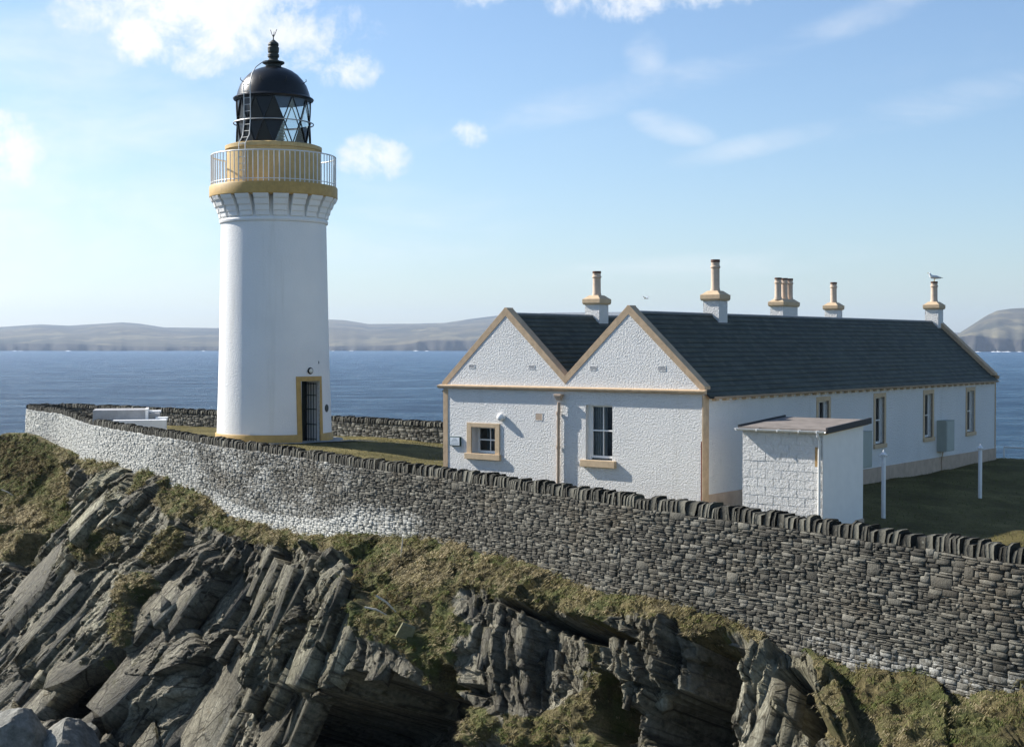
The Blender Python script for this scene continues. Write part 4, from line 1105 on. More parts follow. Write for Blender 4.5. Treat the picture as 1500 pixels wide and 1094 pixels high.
def wall_grid(mb, n_along, holes, h0, h1, place):
    us = sorted({0, n_along, *[v for h in holes for v in h[:2]]}); zs = sorted({h0, h1, *[v for h in holes for v in h[2:4]]})
    for a, b in zip(us[:-1], us[1:]):
        for c, d in zip(zs[:-1], zs[1:]):
            m0, m1 = (a + b) / 2, (c + d) / 2
            if any(h[0] < m0 < h[1] and h[2] < m1 < h[3] for h in holes): continue
            mb.add([place(a, 0, c), place(b, 0, c), place(b, 0, d), place(a, 0, d)], [(0, 1, 2, 3)])
    for (a, b, c, d, dep) in holes:
        for q_ in ([(a, 0, c), (b, 0, c), (b, dep, c), (a, dep, c)], [(a, 0, d), (a, dep, d), (b, dep, d), (b, 0, d)], [(a, 0, c), (a, dep, c), (a, dep, d), (a, 0, d)], [(b, 0, c), (b, 0, d), (b, dep, d), (b, dep, c)]):
            mb.add([place(*v) for v in q_], [(0, 1, 2, 3)])


gp = lambda u, d, z: (u, d, z)
sp = lambda u, d, z: (WX - d, u, z)
# openings measured on the photo
sx0, sz1 = gable_xz(684.7, 618.7); sx1, _ = gable_xz(732.4, 640); _, sz0 = gable_xz(708, 671)
bx0, bz1 = gable_xz(858, 593); bx1, _ = gable_xz(897, 640); _, bz0 = gable_xz(878, 674)
sm = .17
ghole = [(sx0 + sm, sx1 - sm, sz0 + .14, sz1 - .13, .42), (bx0, bx1, bz0, bz1, .24)]
wins = [(1196, 1216, 580), (1280, 1297, 574), (1352, 1368, 568.5), (1415, 1428, 564)]
shole = []; scen = []
for a, b, t in wins:
    y0, zt_ = side_yz(a, t); y1, _ = side_yz(b, t); yc = (y0 + y1) / 2; scen.append(yc)
ztw = 3.02; zbw = 1.16
for yc in scen: shole.append((yc - .37, yc + .37, zbw + .14, ztw - .14, .22))
rz = lambda x, xr: ZR - SL * abs(x - xr)
mb = MB(); ZE = 3.30
wall_grid(mb, WX, ghole, -.3, ZE, gp); wall_grid(mb, WY, shole, -.3, ZE, sp)
wall_grid(mb, WY, [], -.3, ZE, lambda u, d, z: (0, WY - u, z)); wall_grid(mb, WX, [], -.3, ZE, lambda u, d, z: (WX - u, WY, z))
vx = 4.64; vzv = ZR - SL * (vx - X1)
for yy_ in (0, WY):
    top_ = [(0, ZE), (0, rz(0, X1) + .0), (X1, ZR + .06), (vx, vzv + .06), (X2r, ZR + .06), (WX, rz(WX, X2r)), (WX, ZE)]
    mb.add([(x, yy_, z) for x, z in top_], [tuple(range(len(top_)))])
mb.build("walls", M['harl'], ct)
# inside: dark room behind the openings
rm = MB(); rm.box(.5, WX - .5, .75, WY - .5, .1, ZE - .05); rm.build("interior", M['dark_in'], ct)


# roofs with stepped slate courses
def roof_plane(name, xe, ze, xr, zr, y0, y1, flip):
    """rows of overlapping slates from eave (xe,ze) to ridge (xr,zr)"""
    Ls = math.hypot(xr - xe, zr - ze); n = int(Ls / .2) + 1; V = []; Fq = []; uv = []; ux, uz = (xr - xe) / Ls, (zr - ze) / Ls; nxx, nzz = (-uz, ux) if ux > 0 else (uz, -ux)
    for k in range(n):
        s0 = k * .2; s1 = min(Ls, s0 + .2); b = len(V); ys = np.arange(y0, y1 + .26, .27); ys[-1] = y1
        for s_, hh in ((s0, .0), (s0, .015), (s1, .004)):
            for j, y in enumerate(ys):
                jt = 0 if s_ != s0 else random.uniform(-.006, .006); V.append((xe + ux * (s_ + jt) + nxx * hh, y, ze + uz * (s_ + jt) + nzz * hh)); uv.append((y - y0, s_ + 1e-3))
        m_ = len(ys)
        for r in range(2):
            for j in range(m_ - 1): Fq.append((b + r * m_ + j, b + r * m_ + j + 1, b + (r + 1) * m_ + j + 1, b + (r + 1) * m_ + j))
    uva = np.array(uv); uva[:, 1] = uva[:, 1] % 1000
    return np_mesh(name, np.array(V), np.array(Fq), None, M['slate'], parent=ct, uv=uva)


OV = .16
for (xe, xr) in ((-OV, X1), (vx, X1), (vx, X2r), (WX + OV, X2r)):
    roof_plane("roof_slope", xe, rz(xe, xr), xr, ZR, .12, WY - .12, False)
# underside so no light leaks, ridge tiles
ud = MB()
for (xe, xr) in ((-OV, X1), (vx, X1), (vx, X2r), (WX + OV, X2r)):
    ud.add([(xe, .1, rz(xe, xr) - .03), (xr, .1, ZR - .03), (xr, WY - .1, ZR - .03), (xe, WY - .1, rz(xe, xr) - .03)], [(0, 1, 2, 3)])
ud.build("roof_boarding", M['dark_in'], ct)
for xr in (X1, X2r):
    rd = MB(); y = .2
    while y < WY - .3: rd.tube([(xr, y, ZR - .005), (xr, min(y + .44, WY - .25), ZR - .005)], .055, 8); y += .45
    rd.build("ridge_tiles", M['lead'], ct, smooth=True)


# stone skews on both gables
def skew(y0, y1):
    s = MB(); T_ = .19; top = 5.77
    zt_ = lambda x, xr: top - SL * abs(x - xr); ex0, ex1 = -.06, WX + .06
    L1 = [(ex0, zt_(ex0, X1) + .02), (X1 - .07, top - .04), (X1 - .045, top), (X1 + .045, top), (X1 + .07, top - .04), (vx, zt_(vx, X1)), (vx, zt_(vx, X1) - T_ - .05), (X1, top - T_ * 1.33), (ex0 + .08, zt_(ex0 + .1, X1) - T_ * 1.2), (ex0 + .14, 3.42), (ex0, 3.42)]
    s.prism_xz(L1, y0, y1)
    z2 = 3.42
    L2 = [(vx + .001, zt_(vx, X2r)), (X2r - .07, top - .04), (X2r - .045, top), (X2r + .045, top), (X2r + .07, top - .04), (ex1, zt_(ex1, X2r) + .02), (ex1, z2), (ex1 - .14, z2), (ex1 - .08, zt_(ex1 - .1, X2r) - T_ * 1.2), (X2r, top - T_ * 1.33), (vx + .001, zt_(vx, X2r) - T_ - .05)]
    s.prism_xz(L2, y0, y1); return s


skew(-.014, .30).build("gable_skew", M['stone_trim'], ct, bevel=.012); skew(WY - .30, WY + .045).build("gable_skew", M['stone_trim'], ct, bevel=.012)
# moulded band at eaves level on the gable, corner strips
MB().prism_yz([(0, 3.29), (-.12, 3.31), (-.14, 3.36), (-.14, 3.39), (-.05, 3.405), (0, 3.42)], -.16, WX + .12).build("gable_band", M['stone_trim'], ct)
MB().prism_yz([(WY, 3.27), (WY + .10, 3.30), (WY + .12, 3.40), (WY, 3.43)], -.12, WX + .12).build("gable_band", M['stone_trim'], ct)
MB().box(-.014, .17, -.016, .0, -.2, 3.27).box(-.016, 0, 0, .2, -.2, 3.27).build("corner_margin", M['stone_trim'], ct)
MB().box(WX - .02, WX + .018, -.018, .0, -.2, 3.27).box(WX, WX + .018, 0, .30, -.2, 3.27).build("corner_margin", M['stone_trim'], ct)
MB().box(WX - .055, WX - .02, -.014, 0, .05, 2.0).build("rust_strip", M['rust'], ct)
MB().box(WX, WX + .018, WY - .08, WY + .014, .5, 3.27).build("corner_margin", M['stone_trim'], ct)
MB().box(WX - .01, WX + .035, .30, WY + .03, -.4, .52).build("plinth", M['plinth'], ct, bevel=.01)
MB().box(.17, WX - .06, -.035, .02, -.4, .30).build("plinth", M['plinth'], ct, bevel=.01)
# eaves: projecting course with little brackets and gutter
ev = MB().box(WX, WX + .10, .3, WY - .02, 3.16, 3.22)
for k in range(40): y = .5 + k * .57; ev.box(WX, WX + .14, y, y + .16, 3.10, 3.16)
ev.build("eaves_course", M['stone_trim2'], ct)
ev = MB()
pts = [(WX + .12 + .065 * math.cos(a), 3.22 + .065 * math.sin(a)) for a in np.linspace(math.pi, 2 * math.pi, 9)]
for y0_, y1_ in ((.32, WY - .1),):
    n = len(pts); vs = [(x, y0_, z) for x, z in pts] + [(x, y1_, z) for x, z in pts]; ev.add(vs, [(i, i + 1, n + i + 1, n + i) for i in range(n - 1)])
ev.build("gutter", M['pipe'], ct, smooth=True)


def sash(name, parent, hole, place, bars_v, bars_h, sill_mat, surround, fr=.045, fw_=.05):
    a, b, c, d, dep = hole; t = dep - .09
    s = MB(); bx_ = lambda u0, u1, z0, z1, d0, d1: s.add([place(u, w, z) for w in (d0, d1) for u, z in ((u0, z0), (u1, z0), (u1, z1), (u0, z1))], [(0, 1, 2, 3), (7, 6, 5, 4), (0, 4, 5, 1), (1, 5, 6, 2), (2, 6, 7, 3), (3, 7, 4, 0)])
    bx_(a, a + fw_, c, d, t, t + .06); bx_(b - fw_, b, c, d, t, t + .06); bx_(a + fw_, b - fw_, c, c + fw_ * 1.4, t, t + .06); bx_(a + fw_, b - fw_, d - fw_, d, t, t + .06)
    for f in bars_h: z = c + (d - c) * f; bx_(a + fw_, b - fw_, z - .02, z + .02, t - .008, t + .05)
    for f in bars_v: u = a + (b - a) * f; bx_(u - .012, u + .012, c + fw_ * 1.4, d - fw_, t + .006, t + .045)
    W_ = empty_part("window", parent, s, M['white_smooth'])
    g = MB().add([place(a + fw_ * .5, t + .03, c + fw_), place(b - fw_ * .5, t + .03, c + fw_), place(b - fw_ * .5, t + .03, d - fw_ * .5), place(a + fw_ * .5, t + .03, d - fw_ * .5)], [(0, 1, 2, 3)])
    g.build("pane", M['glass'], W_)
    return W_


def empty_part(name, parent, mb, mat): return mb.build(name, mat, parent, bevel=.004)


Wb = sash("window", ct, (bx0 + .10, bx1 - .0, bz0 + .05, bz1, .24), gp, [.5], [.52], None, None)
Wb["label"] = "tall sash window with pale curtain behind its left half"
MB().box(bx0, bx0 + .10, .13, .2, bz0, bz1).build("sash_box", M['white_smooth'], Wb)
cu = MB(); cw = (bx1 - bx0) * .5
for k in range(12): cu.box(bx0 + .08 + cw * k / 12, bx0 + .08 + cw * (k + 1) / 12, .30 + .02 * (k % 2), .31 + .02 * (k % 2), bz0, bz1)
cu.build("curtain", M['cloth'], Wb)
MB().box(bx0 - .13, bx1 + .14, -.11, .10, bz0 - .20, bz0).build("sill", M['stone_trim2'], Wb, bevel=.01)
Ws = sash("window", ct, (sx0 + sm, sx1 - sm, sz0 + .14, sz1 - .13, .42), gp, [.5], [.5], None, None)
Ws["label"] = "small square four-pane window deep in a buff surround"
MB().box(sx0, sx0 + sm, -.035, .03, sz0 + .14, sz1).box(sx1 - sm, sx1, -.035, .03, sz0 + .14, sz1).box(sx0 + sm, sx1 - sm, -.0345, .03, sz1 - .13, sz1).build("surround", M['stone_trim2'], Ws, bevel=.006)
MB().box(sx0 - .05, sx1 + .05, -.10, .12, sz0 - .04, sz0 + .14).build("sill", M['stone_trim2'], Ws, bevel=.01)
for k, h_ in enumerate(shole):
    a, b, c, d, dep = h_
    w_ = sash("window", ct, h_, sp, [.5], [.5], None, None)
    MB().box(WX - .05, WX + .022, a - .13, a, c - .0, d + .14).box(WX - .05, WX + .022, b, b + .13, c, d + .14).box(WX - .05, WX + .0215, a, b, d, d + .14).build("surround", M['stone_trim2'], w_)
    MB().box(WX - .12, WX + .07, a - .14, b + .14, c - .14, c).build("sill", M['stone_trim2'], w_, bevel=.008)
# small ventilators on the gable; flat grey slots carry a recess's shade in their colour
for px_, py_, w_, h_ in ((691, 536.5, .20, .09), (778.5, 537.5, .20, .09), (869, 539, .20, .09), (969.5, 539.7, .22, .11), (789.5, 610.5, .24, .20)):
    x, z = gable_xz(px_, py_); v = MB().box(x - w_ / 2 - .02, x + w_ / 2 + .02, -.008, .0, z - h_ / 2 - .02, z - h_ / 2).box(x - w_ / 2 - .02, x - w_ / 2, -.008, 0, z - h_ / 2, z + h_ / 2).box(x + w_ / 2, x + w_ / 2 + .02, -.008, 0, z - h_ / 2, z + h_ / 2).box(x - w_ / 2 - .02, x + w_ / 2 + .02, -.008, 0, z + h_ / 2, z + h_ / 2 + .02)
    V_ = v.build("vent", M['harl'], ct); MB().box(x - w_ / 2, x + w_ / 2, -.006, -.001, z - h_ / 2, z + h_ / 2).build("vent_slot", M['plinth'] if h_ > .15 else M['grey_concrete'], V_)
# downpipe and hopper at the valley
hx, hz = gable_xz(821.5, 580); pp = MB().tube([(hx, -.10, hz - .18), (hx, -.10, hz - .42), (hx - .03, -.08, hz - .52), (hx - .04, -.08, .0)], .05, 10)
for z in (hz - .55, 1.6, .5): pp.tube([(hx - .04 if z < hz - .5 else hx, -.08, z), (hx - .04 if z < hz - .5 else hx, -.08, z + .09)], .066, 10)
PP = pp.build("downpipe", M['pipe'], ct, smooth=True)
MB().frustum(hx, -.10, hz - .12, hz, .06, .05, .12, .08).box(hx - .13, hx + .13, -.19, -.02, hz, hz + .06).build("hopper", M['pipe'], PP, bevel=.008)
# bulkhead light
x, z = gable_xz(735, 611); lm = MB().lathe([(.001, 0), (.11, 0), (.12, .05), (.10, .13), (.05, .16), (.001, .165)], 18); lm.v = [(x + a, -c_2, z + b) for a, b, c_2 in lm.v]
WL = lm.build("wall_lamp", M['white_smooth'], ct, smooth=True); MB().box(x + .06, x + .15, -.08, .0, z - .04, z + .06).build("lamp_bracket", M['white_smooth'], WL, bevel=.01)
# notice plate
x, z = gable_xz(668, 646); sg_ = MB().box(x - .21, x + .21, -.06, -.001, z - .145, z + .145).build("notice_sign", M['sign_green'], ct, bevel=.006)
MB().box(x - .185, x + .185, -.063, -.0605, z - .12, z + .12).build("sign_face", M['sign_white'], sg_)
for k, (w_, hh) in enumerate(((.07, .012), (.11, .010), (.14, .009), (.155, .009), (.15, .009))):
    ink = MB(); zz = z + .085 - k * .042; u = -w_
    while u < w_: l_ = random.uniform(.02, .05); ink.box(x + u, x + min(u + l_, w_), -.0645, -.0635, zz - hh, zz + hh * .4); u += l_ + .004
    ink.build("text_line", M['sign_ink'], sg_)
# meter cabinets on the long wall
ya, zt1 = side_yz(1381, 617, .3); yb, zb1 = side_yz(1392, 661, .3)


def cabinet(y0, y1, z0, z1, dpt):
    c = MB().box(WX, WX + dpt, y0, y1, z0, z1).box(WX, WX + dpt + .02, y0 - .015, y1 + .015, z1, z1 + .02)
    o = c.build("meter_cabinet", M['cabinet'], ct, bevel=.012); MB().box(WX + dpt, WX + dpt + .02, y0 + .03, y1 - .03, z0 + .04, z1 - .04).build("cabinet_door", M['cabinet'], o, bevel=.006)
    MB().tube([(WX + .1, (y0 + y1) / 2, z0 + .01), (WX + .06, (y0 + y1) / 2, z0 - .2), (WX + .05, (y0 + y1) / 2 - .05, z0 - .45), (WX + .06, (y0 + y1) / 2, z0 - .75)], .02, 6).build("cable", M['pipe'], o, smooth=True)
    return o


cabinet(17.05, 17.85, .74, 1.86, .36)["label"] = "large grey-green cabinet between the two farthest windows"
cabinet(9.6, 10.5, .62, 1.80, .34)["label"] = "grey cabinet half hidden by the white shed"


# chimneys
def chimney(xr, yc, ay, pots, lab, ph=.88, zc=1.60):
    a = .28; zcap = zc + 4.65; o = MB().box(xr - a, xr + a, yc - ay, yc + ay, ZR - .55, zcap - .22).build("chimney", M['harl'], ct); o["label"] = lab
    MB().frustum(xr, yc, zcap - .22, zcap - .17, a + .04, ay + .04, a + .07, ay + .07).box(xr - a - .07, xr + a + .07, yc - ay - .07, yc + ay + .07, zcap - .17, zcap - .03).frustum(xr, yc, zcap - .03, zcap + .09, a + .05, ay + .05, .18, max(.18, ay - .10)).build("chimney_cap", M['stone_trim2'], o, bevel=.01)
    MB().box(xr - a - .05, xr + a + .05, yc - ay - .05, yc + ay + .05, ZR - .36, ZR - .28).build("flashing", M['lead'], o)
    for py_ in pots:
        z0 = zcap + .08; p_ = MB().lathe([(.16, z0 - .04), (.15, z0 + .06), (.135, z0 + .1), (.13, z0 + ph * .72), (.155, z0 + ph * .74), (.155, z0 + ph * .79), (.132, z0 + ph * .81), (.132, z0 + ph * .92)], 20, xr, py_).build("chimney_pot", M['pot'], o, smooth=True, angle=35)
        MB().lathe([(.13, z0 + ph * .91), (.145, z0 + ph * .92), (.14, z0 + ph), (.10, z0 + ph), (.10, z0 + ph * .6), (.001, z0 + ph * .6)], 20, xr, py_, cap=False).build("pot_rim", M['pot_rim'], p_)
    return o


chimney(X1, 4.9, .27, [4.9], "single-pot chimney on the left roof, nearest the left gable", .80, 1.53)
chimney(X2r, 4.95, .27, [4.95], "single-pot chimney standing tallest on the front roof ridge", .98, 1.58)
chimney(X1, 18.3, .65, [17.78, 18.32, 18.78], "broad chimney with three pots behind the ridge", .85, 1.74)
chimney(X1, 22.9, .27, [22.9], "small chimney at the far end of the rear roof", .88, 1.70)
CH = chimney(X2r, 22.95, .27, [22.95], "chimney at the far gable with a gull on its pot", .84, 1.66)

# ------------------------------------------------------------------ outbuilding
SB = Vector((6.07, 38.4, G)); sh_ = empty("shed", SB, math.atan2(37 - 38.4, 7.9 - 6.07), "small white blockwork shed with flat felt roof in front of the house", "shed")
w_, l_ = 2.30, 2.42; hf, hb_ = 2.44, 2.58
st_ = MB(); rng = np.random.default_rng(2)
# block courses as real shallow relief on the front face
bmx = MB(); zc_ = -.4; row = 0
while zc_ < hf - .02:
    z1 = min(zc_ + .225, hf - .005); x = -.225 if row % 2 else 0
    while x < w_:
        x0_, x1_ = max(x, 0), min(x + .45, w_)
        if x1_ - x0_ > .03: g_ = .009; dp = rng.uniform(.012, .022); bmx.frustum(0, 0, 0, 1, 1, 1, 1, 1); bmx.v = bmx.v[:-8]; bmx.f = bmx.f[:-6]; bmx.add([(x0_ + .003, .0, zc_ + .003), (x1_ - .003, 0, zc_ + .003), (x1_ - .003, 0, z1 - .003), (x0_ + .003, 0, z1 - .003), (x0_ + g_, -dp, zc_ + g_), (x1_ - g_, -dp, zc_ + g_), (x1_ - g_, -dp, z1 - g_), (x0_ + g_, -dp, z1 - g_)], [(4, 5, 6, 7), (0, 1, 5, 4), (1, 2, 6, 5), (2, 3, 7, 6), (3, 0, 4, 7)])
        x += .45
    zc_ += .225; row += 1
MB().prism_yz([(0, -.4), (0, hf), (l_, hb_), (l_, -.4)], 0, w_).build("walls", M['white_smooth'], sh_)
m = MT("painted_split_blocks", .8, .3); m.color(m.ramp(m.noise(1.2, 3), [(.3, (.78, .77, .745)), (.7, (.85, .84, .81))])); m.bump(m.noise(13, 6, .7), .09); m.bump(m.noise(50, 3, .6), .01)
bmx.build("block_facing", m.m, sh_)
MB().box(w_ - .02, w_ + .03, l_ - .5, l_ + .02, -.4, .02).build("base_kerb", M['plinth'], sh_)
k_ = (hb_ - hf) / l_
rf = MB().prism_yz([(-.12, hf + .02 - .12 * k_), (-.12, hf + .07 - .12 * k_), (l_ + .12, hb_ + .07 + .12 * k_), (l_ + .12, hb_ + .02 + .12 * k_)], -.06, w_ + .13)
RF = rf.build("roof", M['roof_felt'], sh_)
for x0_, x1_ in ((-.09, -.055), (w_ + .11, w_ + .17)):
    MB().prism_yz([(-.10, hf - .03), (-.10, hf + .12 - .1 * k_), (l_ + .16, hb_ + .12 + .15 * k_), (l_ + .16, hb_ - .03)], x0_, x1_).build("verge_board", M['bitumen'], RF)
MB().prism_yz([(-.02, hf - .06), (-.02, hf + .015), (l_ + .1, hb_ + .015), (l_ + .1, hb_ - .06)], w_, w_ + .10).build("verge_soffit", M['ochre_pale'], RF)
gt = MB(); pts = [(-.17 + .055 * math.cos(a), hf + .03 + .055 * math.sin(a)) for a in np.linspace(math.pi, 2 * math.pi, 9)]; n = len(pts)
gt.add([(-.14, y, z) for y, z in pts] + [(w_ + .12, y, z) for y, z in pts], [(i, i + 1, n + i + 1, n + i) for i in range(n - 1)])
for x in (-.1, .5, 1.1, 1.7, 2.2): gt.box(x, x + .03, -.235, -.11, hf - .03, hf + .035)
GT = gt.build("gutter", M['white_smooth'], sh_)
sol = GT.modifiers.new("thick", 'SOLIDIFY'); sol.thickness = .006
MB().tube([(w_ - .08, -.17, hf - .02), (w_ - .08, -.17, hf - .1), (w_ - .08, -.07, hf - .2), (w_ - .08, -.07, -.3)], .036, 10).build("downpipe", M['white_smooth'], sh_, smooth=True)
m = simple("rusty_stain", (.42, .27, .12), .85, .2, .3, 20); MB().box(w_ - .22, w_ - .15, -.024, -.0, 1.55, 2.05).build("stained_strap", m, sh_)

# ------------------------------------------------------------------ clothes posts
def post(px, pyb, pyt, lab):
    b = at_z(px, pyb, G)
    for _ in range(6): b = at_z(px, pyb, ground(b.x, b.y))
    hgt = (b.y * 0 + (at_depth(px, pyt, b.y).z - b.z)); e = empty("clothes_post", b, .3, lab, "post", "white clothes posts on the grass behind the shed")
    MB().lathe([(.062, -.3), (.062, hgt - .1), (.055, hgt - .08)], 16).build("pole", M['white_metal'], e, smooth=True)
    MB().lathe([(.062, hgt - .10), (.10, hgt - .09), (.10, hgt - .06), (.05, hgt - .02), (.012, hgt + .06), (.001, hgt + .07)], 16).build("finial", M['white_metal'], e, smooth=True)
    for a in range(4):
        c, s = math.cos(a * math.pi / 2), math.sin(a * math.pi / 2); MB().tube([(c * .05, s * .05, hgt - .12), (c * .15, s * .15, hgt - .12), (c * .17, s * .17, hgt - .08)], .014, 6).build("hook", M['white_metal'], e)


post(1294, 755, 662, "white clothes post just right of the white shed")
post(1435.5, 727, 653, "white clothes post farther right, near the far end of the house")

# white rail beyond the house
r0 = Vector((19.9, 59.0, G)); r1 = Vector((25.5, 55.2, G)); rl = MB(); e = empty("handrail", r0, 0, "thin white rail at the edge of the grass beyond the house", "railing")
rl.tube([(0, 0, .52), (r1.x - r0.x, r1.y - r0.y, .42)], .035, 8); rl.build("rail", M['white_metal'], e, smooth=True)
for t in (.0, .5, 1.0): MB().tube([((r1.x - r0.x) * t, (r1.y - r0.y) * t, -1.2), ((r1.x - r0.x) * t, (r1.y - r0.y) * t, .52 - .1 * t)], .035, 8).build("post", M['white_metal'], e, smooth=True)

# white concrete structure inside the wall, left of the tower
cb = empty("concrete_steps", at_depth(206, 625, 72), .22, "low white rendered block with steps inside the wall left of the tower", "steps"); cb.location.z = G
MB().box(-1.3, 1.25, -.5, .5, -.4, .96).build("front_block", M['white_smooth'], cb, bevel=.02)
MB().box(-2.3, .2, .51, 2.6, -.4, 1.42).build("rear_slab", M['grey_concrete'], cb, bevel=.02)
MB().box(.21, .35, .51, 2.5, -.4, 1.46).build("side_wall", M['white_smooth'], cb, bevel=.01)
MB().box(.36, .9, 1.3, 2.9, -.4, 1.2).build("step", M['grey_concrete'], cb, bevel=.01); MB().box(.36, .95, 1.9, 2.9, 1.205, 1.30).build("coping_slab", M['white_smooth'], cb, bevel=.01)
MB().box(.7, 1.3, .51, 1.2, .90, 1.04).build("coping_slab", M['white_smooth'], cb, bevel=.01)

# path at tower door
pth = MB(); pa = Vector((math.cos(DA), math.sin(DA))); q0 = Vector((TOW.x, TOW.y)) + pa * 2.45; nn = Vector((-pa.y, pa.x)); pts = []
V = []; Fp = []
for k in range(10):
    t = k / 9; c = q0 + Vector((t * 2.6, -t * .2)); wd = .6
    for s_ in (-1, 1):
        x, y = c.x + nn.x * s_ * wd, c.y + nn.y * s_ * wd; i_ = int(round((y - 20) / .3)); j_ = int(round((x + 61) / .3)); V.append((x, y, float(zg[i_, j_]) + .06))
    if k: b = 2 * k; Fp.append((b - 2, b - 1, b + 1, b))
pm_ = MB().add(V, Fp); pm_.build("path", M['concrete'], None, smooth=True, kind="structure")
MB().add([(TOW.x + 3.0 * math.cos(a) , TOW.y + 3.0 * math.sin(a), TG + .03) for a in np.linspace(0, 2 * math.pi, 40, endpoint=False)], [tuple(range(40))]).build("tower_apron", M['concrete'], None, kind="structure")


# ------------------------------------------------------------------ birds
def skin_body(name, pts, edges, radii, mat, parent, sub=1):
    me = bpy.data.meshes.new(name); me.from_pydata(pts, edges, []); o = bpy.data.objects.new(name, me); link(o, parent)
    me.materials.append(mat); sk = o.modifiers.new("skin", 'SKIN'); sk.use_smooth_shade = True
    for v, r in zip(me.skin_vertices[0].data, radii): v.radius = r if isinstance(r, tuple) else (r, r)
    me.skin_vertices[0].data[0].use_root = True
    sb = o.modifiers.new("sub", 'SUBSURF'); sb.levels = sb.render_levels = sub + 1; return o


gl0 = Vector((X2r, 22.95, 1.66 + 4.65 + .08 + .84)); gw = LB + Vector((EX.x * gl0.x + EY.x * gl0.y, EX.y * gl0.x + EY.y * gl0.y, gl0.z))
gu = empty("gull", gw, 0, "white gull with grey wings standing on the far gable chimney pot", "gull")
skin_body("body", [(-.02, 0, .17), (-.12, 0, .20), (-.17, 0, .27), (-.18, 0, .33), (-.20, 0, .345), (.08, 0, .17), (.18, 0, .155), (.27, 0, .14)], [(0, 1), (1, 2), (2, 3), (3, 4), (0, 5), (5, 6), (6, 7)], [.085, .085, .05, .05, .035, .075, .045, .02], M['bird'], gu)
for s_ in (-1, 1):
    skin_body("wing", [(-.10, s_ * .075, .21), (.05, s_ * .085, .20), (.20, s_ * .05, .16), (.30, s_ * .03, .145)], [(0, 1), (1, 2), (2, 3)], [(.03, .05), (.025, .055), (.015, .035), (.008, .015)], M['bird_grey'], gu)
    MB().tube([(.22, s_ * .045, .16), (.36, s_ * .01, .135)], [.02, .005], 6).build("wing_tip", M['bird_black'], gu)
    MB().tube([(.0, s_ * .03, .1), (.0, s_ * .03, 0.0), (-.05, s_ * .035, .0)], .009, 5).build("leg", M['beak'], gu)
MB().tube([(-.23, 0, .34), (-.27, 0, .335), (-.295, 0, .325)], [.015, .011, .004], 6).build("bill", M['beak'], gu)
fl = at_depth(946, 437, 62); gf = empty("gull", fl, 0, "tiny gull in flight over the house roof", "gull"); gf.scale = (.62, .62, .62)
skin_body("body", [(-.15, 0, 0), (-.02, 0, 0), (.12, 0, -.01), (.2, 0, -.01)], [(0, 1), (1, 2), (2, 3)], [.03, .05, .04, .015], M['bird'], gf)
for s_ in (-1, 1):
    w = MB().add([(-.05, 0, .02), (.07, 0, .02), (s_ * .22 + .0, s_ * .3, .13), (s_ * .22 - .07, s_ * .3, .14), (s_ * .3 + .05, s_ * .5, .07), (-.05, 0, .0), (.07, 0, .0), (s_ * .22, s_ * .3, .115), (s_ * .22 - .07, s_ * .3, .125)], [(0, 1, 2, 3), (3, 2, 4), (8, 7, 6, 5), (4, 7, 8)]); w.build("wing", M['bird_grey'], gf)

# ------------------------------------------------------------------ sea and far land
SEA_R = 14000
MB().add([(-SEA_R, -200, 0), (SEA_R, -200, 0), (SEA_R, 13500, 0), (-SEA_R, 13500, 0)], [(0, 1, 2, 3)]).build("sea", M['sea'], None, kind="structure")


def land(name, pxs, ridge_py, coast_py, d_shore, d_ridge, shore_in=lambda p: 0, cliffh=1.0, seed=0):
    n1 = len(pxs); rows = 70; V = np.zeros((rows, n1, 3)); tf = np.zeros((rows, n1))
    a = (pxs - 750) / F
    hr = (505 - ridge_py) / F * d_ridge + H; hc = (505 - coast_py) / F * d_shore + H
    ds_ = d_shore + shore_in(pxs) + (fbm(pxs * .06, pxs * 0 + seed, 5, seed) - .5) * 260
    for r in range(rows):
        t = r / (rows - 1)
        if t < .08: k = t / .08; dd = ds_ + k * 70; z = -2 + (hc + 2) * k ** .6 * (.85 + .3 * fbm(pxs * .15, pxs * 0 + r * .7, 4, seed + 3)); tf[r] = cliffh
        else:
            k = (t - .08) / .84 if t < .92 else 1 + (t - .92) / .08
            dd = ds_ + 70 + (d_ridge - ds_ - 70) * min(k, 1) + max(0, k - 1) * 900
            kk = min(k, 1); z = hc + (hr - hc) * (kk ** .8) * 1.0 + (fbm(pxs * .025 + seed, pxs * 0 + t * 6, 4, seed + 6) - .5) * 26 * math.sin(math.pi * kk) - max(0, k - 1) ** 1.2 * 120
        V[r, :, 0] = a * dd; V[r, :, 1] = dd; V[r, :, 2] = z
    # real ground curves smoothly; smooth columns lightly
    tf = np.clip(tf, 0, 1)
    return np_mesh(name, V.reshape(-1, 3), grid_quads(rows, n1), None, M['hills'], smooth=True, kind="structure", attrs={"turf": tf.ravel()})


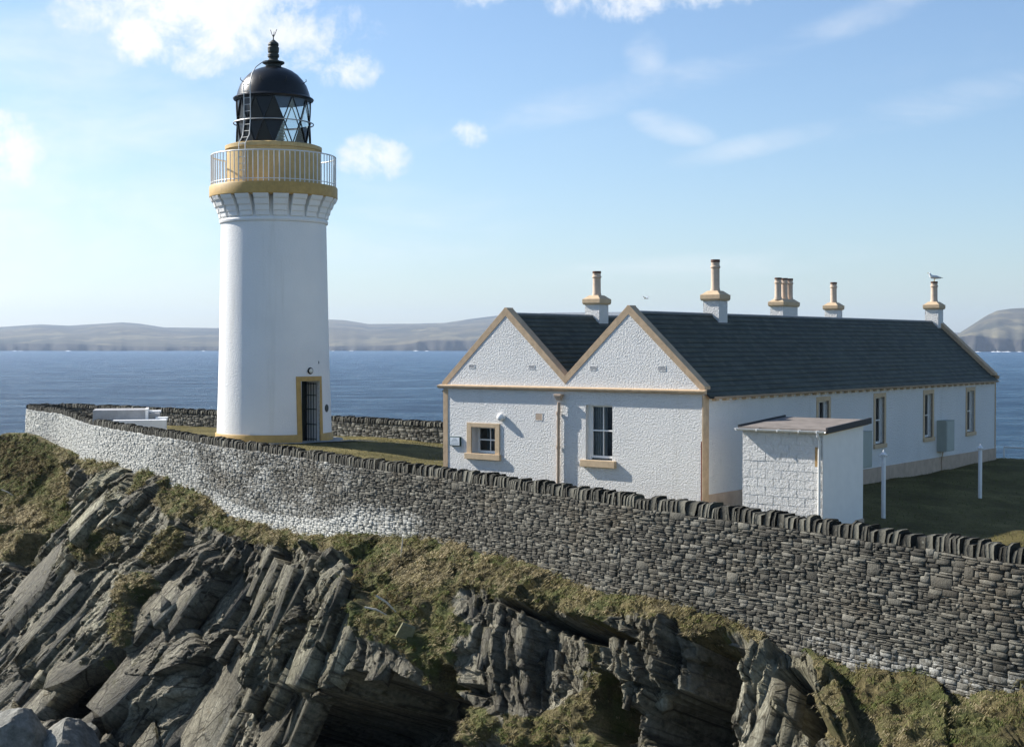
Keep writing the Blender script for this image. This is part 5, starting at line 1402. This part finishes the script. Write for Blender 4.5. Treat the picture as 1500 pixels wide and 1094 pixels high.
px1 = np.arange(-420, 1440, 4.0)
ri = np.interp(px1, [-420, 0, 45, 60, 100, 150, 180, 205, 240, 320, 400, 485, 505, 540, 610, 650, 690, 730, 800, 900, 960, 1040, 1120, 1250, 1400, 1440], [482, 479, 476, 475, 477, 474, 472, 474, 479.5, 480.5, 472, 468, 469, 474.5, 474, 473, 467, 462, 458, 457, 457, 462, 468, 478, 487, 489])
co = np.interp(px1, [-420, 0, 100, 200, 400, 560, 600, 625, 680, 720, 900, 1440], [506, 503, 504, 508, 508, 507, 504, 498, 499, 500, 501, 503])
land("hills", px1, ri, co, 5700, 9000, seed=3)
px2 = np.arange(1395, 2000, 4.0)
r2_ = np.interp(px2, [1395, 1403, 1408, 1425, 1445, 1460, 1480, 1500, 1560, 1700, 2000], [497, 489, 486, 475, 462, 455, 452, 451, 446, 452, 480])
c2_ = np.interp(px2, [1395, 1402, 1420, 1450, 1500, 2000], [508, 494, 491, 494, 498, 500])
land("headland", px2, r2_, c2_, 5000, 6300, cliffh=1.0, seed=9)
# surf at the far shore
sf = MB(); rs = random.Random(4)
for px_ in (488, 514, 516, 609, 625, 298, 30, 22, 100, 1432, 1455, 1462, 1471, 1476, 1494, 1530):
    y = 4700 if px_ > 1400 else 5350; p = at_depth(px_, 514, y); w = rs.uniform(3, 9); sf.add([(p.x + w * math.cos(a) * 1.2, p.y + 26 * math.sin(a), 1.0 + (.0 if a else .0)) for a in np.linspace(0, 2 * math.pi, 9)[:-1]] + [(p.x, p.y, rs.uniform(2, 3.5))], [(i, (i + 1) % 8, 8) for i in range(8)])
sf.build("surf", M['foam'], None, kind="stuff", label="white surf breaking along the far shore", cat="surf")

# ------------------------------------------------------------------ sea haze
hz_ = bpy.data.materials.new("sea_haze"); hz_.use_nodes = True; t = hz_.node_tree; t.nodes.clear()
vo_ = t.nodes.new("ShaderNodeVolumePrincipled"); ou = t.nodes.new("ShaderNodeOutputMaterial"); vo_.inputs["Density"].default_value = 6e-5; vo_.inputs["Color"].default_value = (.62, .77, 1, 1); vo_.inputs["Anisotropy"].default_value = .2
t.links.new(vo_.outputs[0], ou.inputs["Volume"])
MB().box(-14200, 14200, -400, 13700, -5, 330).build("haze", hz_, None, kind="stuff", label="thin bright sea haze over the sound and far hills", cat="haze")
